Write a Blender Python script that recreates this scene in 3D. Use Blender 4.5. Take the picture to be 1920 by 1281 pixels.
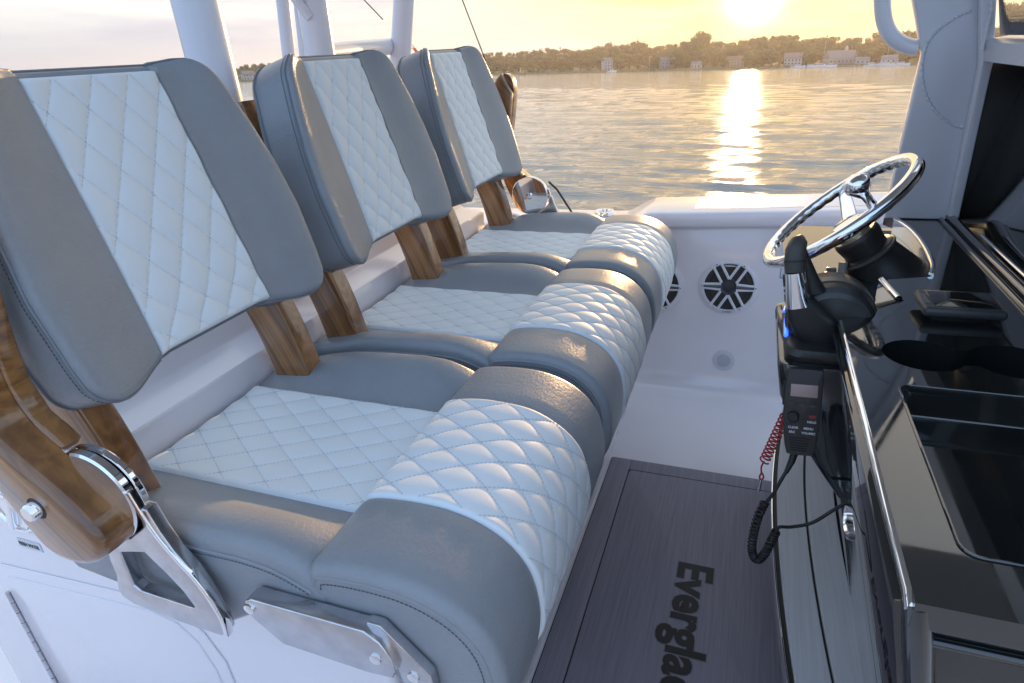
import bpy, bmesh, math, random
from mathutils import Vector, Matrix
random.seed(7)
sc = bpy.context.scene
R = math.radians
for o in list(bpy.data.objects): bpy.data.objects.remove(o)

# ------------------------------------------------------------------ camera
# The boat is built in its own frame (x forward, y across to port, z up, cockpit floor at 0).
# It floats with a little heel and trim: HEEL turns boat axes into the level world.
FPX = 1180.0
UPB = Vector((0.0200, 0.0390, 0.9990)).normalized()
HEEL = UPB.rotation_difference(Vector((0, 0, 1))).to_matrix().to_4x4()
HC = 1.42
Yc = Vector((472, -578, FPX)).normalized()
Xc = Vector((3362, 337, -FPX)); Xc = (Xc - Yc * Xc.dot(Yc)).normalized()
Zc = Xc.cross(Yc)
right = Vector((Xc.x, Yc.x, Zc.x)); down = Vector((Xc.y, Yc.y, Zc.y)); fwd = Vector((Xc.z, Yc.z, Zc.z))
cm = Matrix((right, -down, -fwd)).transposed().to_4x4()
cm.translation = Vector((0, 0, HC))
cd = bpy.data.cameras.new('camera'); cam = bpy.data.objects.new('camera', cd)
sc.collection.objects.link(cam); sc.camera = cam
cd.sensor_width = 36; cd.lens = FPX / 1920 * 36; cd.clip_start = 0.02; cd.clip_end = 8000
CAMW = HEEL @ cm
cam.matrix_world = CAMW
CAMP = CAMW.translation.copy()

def raydir(px, py):                       # level-world direction through a photograph pixel
    d = right * ((px - 960) / FPX) + down * ((py - 640.5) / FPX) + fwd
    return (HEEL.to_3x3() @ d).normalized()

# ------------------------------------------------------------------ world, sun, exposure
SUN = raydir(1415, -12)
SUN_EL = math.asin(SUN.z); SUN_AZ = math.atan2(SUN.x, SUN.y)
w = bpy.data.worlds.new('World'); sc.world = w; w.use_nodes = True
nt = w.node_tree; N = nt.nodes; L = nt.links; N.clear()
def nd(t, **k):
    n = N.new(t)
    for a, b in k.items(): setattr(n, a, b)
    return n
out = nd('ShaderNodeOutputWorld'); bg = nd('ShaderNodeBackground')
sky = nd('ShaderNodeTexSky', sky_type='NISHITA'); sky.sun_disc = False
sky.sun_elevation = max(SUN_EL, R(4.5)); sky.sun_rotation = SUN_AZ
sky.air_density = 1.0; sky.dust_density = 2.5; sky.ozone_density = 1.5; sky.altitude = 0
gam = nd('ShaderNodeGamma'); gam.inputs['Gamma'].default_value = 0.20
L.new(sky.outputs[0], gam.inputs[0])
tint = nd('ShaderNodeMix', data_type='RGBA', blend_type='MULTIPLY'); tint.inputs[0].default_value = 1
tint.inputs['B'].default_value = (.90, .89, .88, 1)
L.new(gam.outputs[0], tint.inputs['A'])
geo = nd('ShaderNodeTexCoord')
dot = nd('ShaderNodeVectorMath', operation='DOT_PRODUCT'); L.new(geo.outputs['Generated'], dot.inputs[0]); dot.inputs[1].default_value = SUN
def lobe_f(power):
    mx = nd('ShaderNodeMath', operation='MAXIMUM'); mx.inputs[1].default_value = 0; L.new(dot.outputs['Value'], mx.inputs[0])
    pw = nd('ShaderNodeMath', operation='POWER'); pw.inputs[1].default_value = power; L.new(mx.outputs[0], pw.inputs[0]); return pw.outputs[0]
warm = nd('ShaderNodeMix', data_type='RGBA', blend_type='MULTIPLY'); L.new(lobe_f(10), warm.inputs[0])
L.new(tint.outputs['Result'], warm.inputs['A']); warm.inputs['B'].default_value = (.47, .355, .18, 1)
awf = nd('ShaderNodeMapRange'); awf.inputs[1].default_value = .55; awf.inputs[2].default_value = -.5; awf.inputs[3].default_value = 0; awf.inputs[4].default_value = 1
L.new(dot.outputs['Value'], awf.inputs[0])
away = nd('ShaderNodeMix', data_type='RGBA', blend_type='MULTIPLY'); L.new(awf.outputs[0], away.inputs[0])
L.new(warm.outputs['Result'], away.inputs['A']); away.inputs['B'].default_value = (.66, .89, 1.30, 1)
# soft high cloud streaks: darker lavender bands low over the horizon
mp = nd('ShaderNodeMapping'); mp.inputs['Scale'].default_value = (1.6, 1.6, 13)
L.new(geo.outputs['Generated'], mp.inputs[0])
noi = nd('ShaderNodeTexNoise'); noi.inputs['Scale'].default_value = 1.7; noi.inputs['Detail'].default_value = 6; noi.inputs['Roughness'].default_value = .55
L.new(mp.outputs[0], noi.inputs[0])
cr = nd('ShaderNodeValToRGB'); cr.color_ramp.elements[0].position = .47; cr.color_ramp.elements[1].position = .66
L.new(noi.outputs[0], cr.inputs[0])
sep = nd('ShaderNodeSeparateXYZ'); L.new(geo.outputs['Generated'], sep.inputs[0])
band = nd('ShaderNodeMapRange'); band.inputs[1].default_value = .0; band.inputs[2].default_value = .35; band.inputs[3].default_value = 1; band.inputs[4].default_value = 0
L.new(sep.outputs[2], band.inputs[0])
cmul = nd('ShaderNodeMath', operation='MULTIPLY'); L.new(cr.outputs[0], cmul.inputs[0]); L.new(band.outputs[0], cmul.inputs[1])
cmul2 = nd('ShaderNodeMath', operation='MULTIPLY'); cmul2.inputs[1].default_value = .80; L.new(cmul.outputs[0], cmul2.inputs[0])
# low lavender bank of haze cloud, thinning towards the sun
lowb = nd('ShaderNodeMapRange', interpolation_type='SMOOTHSTEP'); lowb.inputs[1].default_value = .15; lowb.inputs[2].default_value = .02; lowb.inputs[3].default_value = 0; lowb.inputs[4].default_value = .8
nb = nd('ShaderNodeMath', operation='MULTIPLY_ADD'); nb.inputs[1].default_value = .10; L.new(noi.outputs[0], nb.inputs[0]); 
nb2 = nd('ShaderNodeMath', operation='SUBTRACT'); L.new(sep.outputs[2], nb2.inputs[0]); nb.inputs[2].default_value = -.045; L.new(nb.outputs[0], nb2.inputs[1])
L.new(nb2.outputs[0], lowb.inputs[0])
offs = nd('ShaderNodeMath', operation='SUBTRACT'); offs.inputs[0].default_value = 1; L.new(lobe_f(14), offs.inputs[1])
lowm = nd('ShaderNodeMath', operation='MULTIPLY'); L.new(lowb.outputs[0], lowm.inputs[0]); L.new(offs.outputs[0], lowm.inputs[1])
bank = nd('ShaderNodeMix', data_type='RGBA'); L.new(lowm.outputs[0], bank.inputs[0]); L.new(away.outputs['Result'], bank.inputs['A']); bank.inputs['B'].default_value = (.48, .52, .65, 1)
cl = nd('ShaderNodeMix', data_type='RGBA'); L.new(cmul2.outputs[0], cl.inputs[0]); L.new(bank.outputs['Result'], cl.inputs['A'])
cl.inputs['B'].default_value = (.54, .53, .64, 1)
# the sun itself with its glow
def lobe(power, col, strength):
    ml = nd('ShaderNodeMix', data_type='RGBA'); L.new(lobe_f(power), ml.inputs[0])
    ml.inputs['A'].default_value = (0, 0, 0, 1); ml.inputs['B'].default_value = tuple(c * strength for c in col) + (1,)
    return ml.outputs['Result']
acc = cl.outputs['Result']
for p_, c_, s_ in ((5000, (1, .93, .75), 9), (700, (1, .78, .36), 1.0), (90, (1, .62, .16), .20)):
    ad = nd('ShaderNodeMix', data_type='RGBA', blend_type='ADD'); ad.inputs[0].default_value = 1
    L.new(acc, ad.inputs['A']); L.new(lobe(p_, c_, s_), ad.inputs['B']); acc = ad.outputs['Result']
L.new(acc, bg.inputs[0]); bg.inputs[1].default_value = 1.0
L.new(bg.outputs[0], out.inputs[0])

sl = bpy.data.lights.new('sun', 'SUN'); sl.energy = 4.8; sl.angle = R(0.6); sl.color = (1.0, .60, .28)
so = bpy.data.objects.new('sun', sl); sc.collection.objects.link(so)
so.rotation_mode = 'QUATERNION'; so.rotation_quaternion = SUN.to_track_quat('Z', 'Y'); so.location = (0, 0, 30)
sc.view_settings.view_transform = 'Standard'; sc.view_settings.look = 'None'
sc.view_settings.exposure = 0.32; sc.view_settings.gamma = 1; sc.view_settings.use_curve_mapping = False
sc.render.engine = 'CYCLES'
sc.cycles.max_bounces = 6; sc.cycles.diffuse_bounces = 3; sc.cycles.glossy_bounces = 3; sc.cycles.transmission_bounces = 4; sc.cycles.sample_clamp_indirect = 6

# ------------------------------------------------------------------ helpers
COL = sc.collection
BOAT = []                                  # top-level things that ride on the boat
MATS = {}
def mat(name, col, rough=.5, metal=0, bump=None, spec=.5, coat=0, var=None, emis=None, alpha=1, trans=0, sheen=0):
    """col base colour; var=(colour2, scale, stretch) colour variation; bump=(kind, scale, strength, distance, stretch)"""
    if name in MATS: return MATS[name]
    m = bpy.data.materials.new(name); m.use_nodes = True; n = m.node_tree.nodes; l = m.node_tree.links
    p = n['Principled BSDF']
    p.inputs['Base Color'].default_value = (*col, 1); p.inputs['Roughness'].default_value = rough
    p.inputs['Metallic'].default_value = metal; p.inputs['Specular IOR Level'].default_value = spec
    p.inputs['Coat Weight'].default_value = coat; p.inputs['Coat Roughness'].default_value = .04
    p.inputs['Transmission Weight'].default_value = trans
    tc = n.new('ShaderNodeTexCoord')
    def coord(st):
        mpn = n.new('ShaderNodeMapping'); mpn.inputs['Scale'].default_value = st; l.new(tc.outputs['Object'], mpn.inputs[0]); return mpn.outputs[0]
    if var:
        c2, s, st = var[:3]
        nz = n.new('ShaderNodeTexNoise'); nz.inputs['Scale'].default_value = s; nz.inputs['Detail'].default_value = 7; nz.inputs['Roughness'].default_value = .6
        l.new(coord(st), nz.inputs[0])
        rp = n.new('ShaderNodeValToRGB'); rp.color_ramp.elements[0].position = .32; rp.color_ramp.elements[1].position = .68
        rp.color_ramp.elements[0].color = (*col, 1); rp.color_ramp.elements[1].color = (*c2, 1)
        l.new(nz.outputs[0], rp.inputs[0]); l.new(rp.outputs[0], p.inputs['Base Color'])
    if bump:
        kind, s, st, dist, stretch = bump
        if kind == 'noise':
            t = n.new('ShaderNodeTexNoise'); t.inputs['Scale'].default_value = s; t.inputs['Detail'].default_value = 6; t.inputs['Roughness'].default_value = .6
            o = t.outputs[0]
        else:
            t = n.new('ShaderNodeTexVoronoi'); t.inputs['Scale'].default_value = s; t.feature = 'DISTANCE_TO_EDGE' if kind == 'crackle' else 'F1'
            o = t.outputs[0]
        l.new(coord(stretch), t.inputs[0])
        b = n.new('ShaderNodeBump'); b.inputs['Strength'].default_value = st; b.inputs['Distance'].default_value = dist
        l.new(o, b.inputs['Height']); l.new(b.outputs[0], p.inputs['Normal'])
    if emis: p.inputs['Emission Color'].default_value = (*emis[:3], 1); p.inputs['Emission Strength'].default_value = emis[3]
    if name == 'black_gloss':               # dust and wipe marks in the gloss
        p.inputs['Coat IOR'].default_value = 1.66
        nz = n.new('ShaderNodeTexNoise'); nz.inputs['Scale'].default_value = 14; nz.inputs['Detail'].default_value = 8; nz.inputs['Roughness'].default_value = .7; l.new(coord((1, 1, 1)), nz.inputs[0])
        mr = n.new('ShaderNodeMapRange'); mr.inputs[1].default_value = .45; mr.inputs[2].default_value = .8; mr.inputs[3].default_value = .03; mr.inputs[4].default_value = .16
        l.new(nz.outputs[0], mr.inputs[0]); l.new(mr.outputs[0], p.inputs['Coat Roughness'])
    MATS[name] = m; return m

def mobj(name, verts, faces, m, parent=None, smooth=True, angle=40, props=None):
    me = bpy.data.meshes.new(name); me.from_pydata([tuple(v) for v in verts], [], faces); me.update()
    return link(name, me, m, parent, smooth, angle)
def link(name, me, m, parent=None, smooth=True, angle=40):
    o = bpy.data.objects.new(name, me); COL.objects.link(o)
    if m is not None and not me.materials: me.materials.append(m)
    if smooth and len(me.polygons):
        me.polygons.foreach_set('use_smooth', [True] * len(me.polygons))
        if angle < 180:
            me.set_sharp_from_angle(angle=R(angle))
    if parent is not None: o.parent = parent
    return o
def bm_link(name, bm, m, parent=None, smooth=True, angle=40):
    bmesh.ops.recalc_face_normals(bm, faces=bm.faces)
    me = bpy.data.meshes.new(name); bm.to_mesh(me); bm.free()
    return link(name, me, m, parent, smooth, angle)
def tag(o, label, cat, group=None, kind=None, boat=True):
    if label: o['label'] = label
    if cat: o['category'] = cat
    if group: o['group'] = group
    if kind: o['kind'] = kind
    if boat: BOAT.append(o)
    return o
def thing(name, loc, label, cat, group=None, boat=True):
    o = bpy.data.objects.new(name, None); COL.objects.link(o); o.location = loc; o.empty_display_size = .05
    return tag(o, label, cat, group, boat=boat)
def box_bm(bm, c, s, bev=0, seg=2, rot=None):
    r = bmesh.ops.create_cube(bm, size=1); vs = r['verts']
    bmesh.ops.scale(bm, vec=s, verts=vs)
    if bev:
        es = list({e for v in vs for e in v.link_edges})
        g = bmesh.ops.bevel(bm, geom=es, offset=bev, segments=seg, profile=.5, affect='EDGES'); vs = list({v for f in g['faces'] for v in f.verts} | {v for v in vs if v.is_valid})
    if rot is not None: bmesh.ops.rotate(bm, verts=vs, cent=(0, 0, 0), matrix=rot)
    bmesh.ops.translate(bm, vec=c, verts=vs); return vs
def box(name, c, s, m, parent=None, bev=.003, seg=2, rot=None, angle=40):
    bm = bmesh.new(); box_bm(bm, c, s, bev, seg, rot); return bm_link(name, bm, m, parent, angle=angle)
def tube_vf(pts, rad, n=12, closed=False, caps=True, ell=None):
    pts = [Vector(p) for p in pts]; k = len(pts); V = []; F = []
    rads = rad if isinstance(rad, (list, tuple)) else [rad] * k
    t0 = (pts[1] - pts[0]).normalized(); up = Vector((0, 0, 1)) if abs(t0.z) < .9 else Vector((1, 0, 0))
    nrm = t0.cross(up).normalized()
    for i, p in enumerate(pts):
        a = pts[(i - 1) % k] if (closed or i > 0) else pts[i]; b = pts[(i + 1) % k] if (closed or i < k - 1) else pts[i]
        t = (b - a).normalized(); nrm = (nrm - t * nrm.dot(t)).normalized(); bn = t.cross(nrm)
        e1, e2 = (1, 1) if ell is None else ell
        for j in range(n):
            an = 2 * math.pi * j / n
            V.append(p + (nrm * math.cos(an) * e1 + bn * math.sin(an) * e2) * rads[i])
    for i in range(k if closed else k - 1):
        for j in range(n):
            a = i * n + j; b = i * n + (j + 1) % n; c = ((i + 1) % k) * n + (j + 1) % n; d = ((i + 1) % k) * n + j
            F.append((a, b, c, d))
    if caps and not closed:
        F.append(tuple(range(n - 1, -1, -1))); F.append(tuple((k - 1) * n + j for j in range(n)))
    return V, F
def tube(name, pts, rad, m, parent=None, n=12, closed=False, ell=None, angle=50):
    V, F = tube_vf(pts, rad, n, closed, True, ell); return mobj(name, V, F, m, parent, angle=angle)
def spline(pts, per=8, closed=False):
    P = [Vector(p) for p in pts]; k = len(P); o = []
    for i in range(k if closed else k - 1):
        p0 = P[(i - 1) % k] if (closed or i > 0) else P[i]; p1 = P[i]; p2 = P[(i + 1) % k]; p3 = P[(i + 2) % k] if (closed or i < k - 2) else p2
        for s in range(per):
            t = s / per
            o.append(.5 * ((2 * p1) + (p2 - p0) * t + (2 * p0 - 5 * p1 + 4 * p2 - p3) * t * t + (3 * p1 - p0 - 3 * p2 + p3) * t ** 3))
    if not closed: o.append(P[-1])
    return o
def lathe(name, prof, m, parent=None, n=32, axis='Z', loc=(0, 0, 0), rot=None, angle=35):
    V = []; F = []
    for r, h in prof:
        for j in range(n):
            a = 2 * math.pi * j / n; V.append(Vector((r * math.cos(a), r * math.sin(a), h)))
    for i in range(len(prof) - 1):
        for j in range(n): F.append((i * n + j, i * n + (j + 1) % n, (i + 1) * n + (j + 1) % n, (i + 1) * n + j))
    F.append(tuple(range(n - 1, -1, -1))); F.append(tuple((len(prof) - 1) * n + j for j in range(n)))
    rm = {'Z': Matrix.Identity(3), 'Y': Matrix.Rotation(R(-90), 3, 'X'), '-Y': Matrix.Rotation(R(90), 3, 'X'), 'X': Matrix.Rotation(R(90), 3, 'Y'), '-X': Matrix.Rotation(R(-90), 3, 'Y')}[axis]
    if rot is not None: rm = rot @ rm
    V = [rm @ v + Vector(loc) for v in V]
    return mobj(name, V, F, m, parent, angle=angle)
def prism_bm(poly, y0, y1, bev=0, seg=3, bevside='both', holes=()):
    """polygon in (x,z) extruded along y"""
    bm = bmesh.new()
    def loop(pl):
        vs = [bm.verts.new((x, y0, z)) for x, z in pl]
        return [bm.edges.new((vs[i], vs[(i + 1) % len(vs)])) for i in range(len(vs))]
    es = loop(poly)
    for h in holes: es += loop(h)
    if holes: g = bmesh.ops.triangle_fill(bm, edges=es, use_beauty=True); fs = [f for f in g['geom'] if isinstance(f, bmesh.types.BMFace)]
    else: fs = [bm.faces.new(list(bm.verts))]
    ex = bmesh.ops.extrude_face_region(bm, geom=fs); vs = [v for v in ex['geom'] if isinstance(v, bmesh.types.BMVert)]
    bmesh.ops.translate(bm, vec=(0, y1 - y0, 0), verts=vs)
    bmesh.ops.recalc_face_normals(bm, faces=bm.faces)
    if bev:
        ys = (y0,) if bevside == 'near' else (y1,) if bevside == 'far' else (y0, y1)
        es = [e for e in bm.edges if all(any(abs(v.co.y - y) < 1e-6 for y in ys) for v in e.verts) and abs(e.verts[0].co.y - e.verts[1].co.y) < 1e-6 and e.calc_face_angle(0) > .5]
        bmesh.ops.bevel(bm, geom=es, offset=bev, segments=seg, profile=.5, affect='EDGES', clamp_overlap=True)
    return bm
def prism(name, poly, y0, y1, m, parent=None, bev=.004, seg=3, bevside='both', holes=(), angle=40):
    return bm_link(name, prism_bm(poly, y0, y1, bev, seg, bevside, holes), m, parent, angle=angle)
def plate(name, poly, z0, z1, m, parent=None, holes=(), bev=0, angle=30):
    """polygon in (x,y) extruded along z (z1 top)"""
    bm = prism_bm([(x, -y) for x, y in poly], z0, z1, bev, 2, 'far', [[(x, -y) for x, y in h] for h in holes])
    bmesh.ops.transform(bm, matrix=Matrix(((1, 0, 0, 0), (0, 0, -1, 0), (0, 1, 0, 0), (0, 0, 0, 1))), verts=bm.verts)
    return bm_link(name, bm, m, parent, angle=angle)
def arc(cx, cy, r, a0, a1, n):
    return [(cx + r * math.cos(R(a0 + (a1 - a0) * i / n)), cy + r * math.sin(R(a0 + (a1 - a0) * i / n))) for i in range(n + 1)]
def rrect(x0, x1, y0, y1, r, n=6):
    return arc(x1 - r, y1 - r, r, 0, 90, n) + arc(x0 + r, y1 - r, r, 90, 180, n) + arc(x0 + r, y0 + r, r, 180, 270, n) + arc(x1 - r, y0 + r, r, 270, 360, n)
def text(name, body, size, m, parent, M, sx=1, bold=0, depth=.0006):
    c = bpy.data.curves.new(name, 'FONT'); c.body = body; c.size = size; c.extrude = depth; c.offset = bold; c.resolution_u = 3
    t = bpy.data.objects.new(name, c); COL.objects.link(t)
    dg = bpy.context.evaluated_depsgraph_get(); me = bpy.data.meshes.new_from_object(t.evaluated_get(dg)); bpy.data.objects.remove(t)
    me.transform(M @ Matrix.Diagonal((sx, 1, 1, 1)))
    me.materials.clear(); o = link(name, me, m, parent, smooth=False); return o
def copytree(o, parent=None):
    c = o.copy(); COL.objects.link(c); c.parent = parent
    for ch in o.children: copytree(ch, c)
    return c

# ------------------------------------------------------------------ materials
GREY = mat('grey_vinyl', (.245, .265, .285), .35, bump=('noise', 210, .55, .0022, (1, .5, 1)), var=((.275, .295, .315), 9, (1, 1, 1)))
WHITE = mat('white_vinyl', (.75, .80, .815), .55, bump=('noise', 420, .10, .0006, (1, 1, 1)))
DTHREAD = mat('dark_thread', (.09, .105, .125), .8)
THREAD = mat('thread', (.52, .58, .65), .8)
PIPING = mat('piping_vinyl', (.17, .195, .22), .45)
GEL = mat('gelcoat', (.845, .82, .85), .16, coat=.5, var=((.82, .795, .825), 3, (1, 1, 1)))
NONSKID = mat('nonskid_gelcoat', (.80, .79, .82), .45, bump=('voronoi', 160, .5, .001, (1, 1, 1)))
CHROME = mat('polished_stainless', (.88, .88, .89), .05, 1)
BRUSH = mat('satin_stainless', (.66, .66, .68), .22, 1, bump=('noise', 60, .04, .001, (1, 1, 14)), var=((.52, .515, .54), 30, (1, 1, 1)))
BLACKG = mat('black_gloss', (.012, .014, .014), .035, spec=.5, coat=.8, bump=('noise', 3, .02, .002, (1, 1, 1)))
BLACKP = mat('black_plastic', (.018, .018, .018), .42, bump=('noise', 500, .15, .0004, (1, 1, 1)))
RUBBER = mat('black_rubber', (.014, .014, .015), .55)
ALU = mat('painted_aluminium', (.66, .67, .72), .30, coat=.25, bump=('noise', 260, .05, .0006, (1, 1, 1)))
PIPEW = mat('white_painted_tube', (.78, .78, .83), .22, coat=.4)
CAULK = mat('caulk_black', (.012, .012, .013), .6)
def deck_mat(name, c1, c2, st):
    return mat(name, c1, .55, var=(c2, 1.0, st), bump=('noise', 1.0, .25, .0008, st))
MATM = deck_mat('deck_foam', (.21, .196, .232), (.28, .262, .305), (170, 5, 60))
STEPM = deck_mat('step_foam', (.50, .51, .53), (.60, .61, .63), (260, 4, 60))
def wood_mat(name, tilt):
    m = bpy.data.materials.new(name); m.use_nodes = True; n = m.node_tree.nodes; l = m.node_tree.links; p = n['Principled BSDF']
    tc = n.new('ShaderNodeTexCoord'); ro = n.new('ShaderNodeMapping'); ro.inputs['Rotation'].default_value = (R(4), R(tilt), 0); l.new(tc.outputs['Object'], ro.inputs[0])
    wob = n.new('ShaderNodeTexNoise'); wob.inputs['Scale'].default_value = 7; l.new(tc.outputs['Object'], wob.inputs[0])
    mixv = n.new('ShaderNodeVectorMath'); mixv.operation = 'MULTIPLY_ADD'; mixv.inputs[1].default_value = (.022, .022, 0); l.new(wob.outputs['Color'], mixv.inputs[0]); l.new(ro.outputs[0], mixv.inputs[2])
    def nz(st, det):
        sm = n.new('ShaderNodeVectorMath'); sm.operation = 'MULTIPLY'; sm.inputs[1].default_value = st; l.new(mixv.outputs[0], sm.inputs[0])
        t = n.new('ShaderNodeTexNoise'); t.inputs['Scale'].default_value = 1; t.inputs['Detail'].default_value = det; t.inputs['Roughness'].default_value = .55; l.new(sm.outputs[0], t.inputs[0]); return t.outputs[0]
    a = nz((75, 14, 2.2), 3); b = nz((420, 60, 7), 4)
    mx = n.new('ShaderNodeMix'); mx.inputs[0].default_value = .32; l.new(a, mx.inputs[2]); l.new(b, mx.inputs[3])
    rp = n.new('ShaderNodeValToRGB'); e = rp.color_ramp.elements
    e[0].position = .30; e[0].color = (.075, .030, .010, 1); e[1].position = .70; e[1].color = (.42, .205, .068, 1)
    x = e.new(.43); x.color = (.185, .080, .024, 1); x = e.new(.54); x.color = (.30, .138, .042, 1)
    l.new(mx.outputs[0], rp.inputs[0]); l.new(rp.outputs[0], p.inputs['Base Color'])
    p.inputs['Roughness'].default_value = .3; p.inputs['Coat Weight'].default_value = 1; p.inputs['Coat Roughness'].default_value = .05
    return m
WOOD = wood_mat('varnished_teak', 24); ARMWOOD = wood_mat('varnished_teak_arm', 42)


# ------------------------------------------------------------------ helm seats
def lerp_tab(t, tab):
    if t <= tab[0][0]: return tab[0][1]
    for (a, b), (c, d) in zip(tab, tab[1:]):
        if t <= c:
            u = (t - a) / (c - a); u = u * u * (3 - 2 * u) if False else u
            return b + (d - b) * u
    return tab[-1][1]
def sstep(a, b, t):
    t = min(1, max(0, (t - a) / (b - a))); return t * t * (3 - 2 * t)
QX, QY = .096, .066                       # diamond diagonals
def quilt(s, y, s0, y0, H):
    a = (s - s0) / QX + (y - y0) / QY; b = (s - s0) / QX - (y - y0) / QY
    q = abs(math.sin(math.pi * a)) * abs(math.sin(math.pi * b))
    return H * (q ** .42)
def quilt_panel(name, surf, s_rng, yhw, s0, y0, parent, H=.0042, ns=150, ny=110):
    """surf(s,y)->(point, normal); yhw(s) half width"""
    V = []; F = []
    for i in range(ns + 1):
        s = s_rng[0] + (s_rng[1] - s_rng[0]) * i / ns
        hw = yhw(s)
        for j in range(ny + 1):
            y = -hw + 2 * hw * j / ny
            p, n_ = surf(s, y)
            e = min(hw - abs(y), s - s_rng[0], s_rng[1] - s)
            edge = sstep(0, .009, e)
            h = quilt(s, y, s0, y0, H) * edge - .007 * (1 - sstep(0, .0035, e))
            V.append(p + n_ * (h + .0015))
    for i in range(ns):
        for j in range(ny):
            a = i * (ny + 1) + j; F.append((a, a + 1, a + ny + 2, a + ny + 1))
    o = mobj(name, V, F, WHITE, parent, angle=180)
    # stitches along the valleys
    SV = []; SF = []
    def dash(p, q, n_):
        d = (q - p); side = d.cross(n_).normalized() * .0007; up = n_ * .0009; b = len(SV)
        SV.extend([p - side, p + side, q + side, q - side, p - side * .6 + up, p + side * .6 + up, q + side * .6 + up, q - side * .6 + up])
        SF.extend([(b + 4, b + 5, b + 6, b + 7), (b, b + 1, b + 5, b + 4), (b + 2, b + 3, b + 7, b + 6), (b + 1, b + 2, b + 6, b + 5), (b + 3, b, b + 4, b + 7)])
    hwmax = max(yhw(s_rng[0]), yhw(s_rng[1])); Lr = s_rng[1] - s_rng[0]
    for sg in (1, -1):
        for k in range(-14, 15):
            # line: (s-s0)/QX + sg*(y-y0)/QY = k
            y = -hwmax + .002
            while y < hwmax:
                s = s0 + QX * (k - sg * (y - y0) / QY); y2 = y + .0026; s2 = s0 + QX * (k - sg * (y2 - y0) / QY)
                hw = yhw(s)
                if s_rng[0] + .004 < min(s, s2) and max(s, s2) < s_rng[1] - .004 and abs(y) < hw - .003 and abs(y2) < hw - .003:
                    p, n_ = surf(s, y); q, n2 = surf(s2, y2)
                    dash(p + n_ * .0022, q + n2 * .0022, n_)
                y += .0040
    st = mobj('stitching', SV, SF, THREAD, o, smooth=False); st['kind'] = 'stuff'
    return o
def seam_stitch(name, pts, normals, parent, gap=.0062):
    SV = []; SF = []; acc = 0; pts = [Vector(p) for p in pts]
    L_ = [0]
    for a, b in zip(pts, pts[1:]): L_.append(L_[-1] + (b - a).length)
    def at(d):
        for i in range(len(L_) - 1):
            if d <= L_[i + 1]:
                t = (d - L_[i]) / max(1e-9, L_[i + 1] - L_[i]); return pts[i].lerp(pts[i + 1], t), Vector(normals[i])
        return pts[-1], Vector(normals[-1])
    d = 0
    while d < L_[-1] - gap:
        p, n_ = at(d); q, _ = at(d + gap * .66); b = len(SV)
        if (q - p).length > 1e-6:
            sd = (q - p).cross(n_).normalized() * .0007
            SV.extend([p - sd, p + sd, q + sd, q - sd]); up = n_ * .0008
            SV.extend([v + up for v in (p - sd, p + sd, q + sd, q - sd)])
            SF.extend([(b + 4, b + 5, b + 6, b + 7), (b, b + 1, b + 5, b + 4), (b + 2, b + 3, b + 7, b + 6), (b + 1, b + 2, b + 6, b + 5), (b + 3, b, b + 4, b + 7)])
        d += gap
    st = mobj(name, SV, SF, DTHREAD, parent, smooth=False); st['kind'] = 'stuff'; return st

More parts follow.
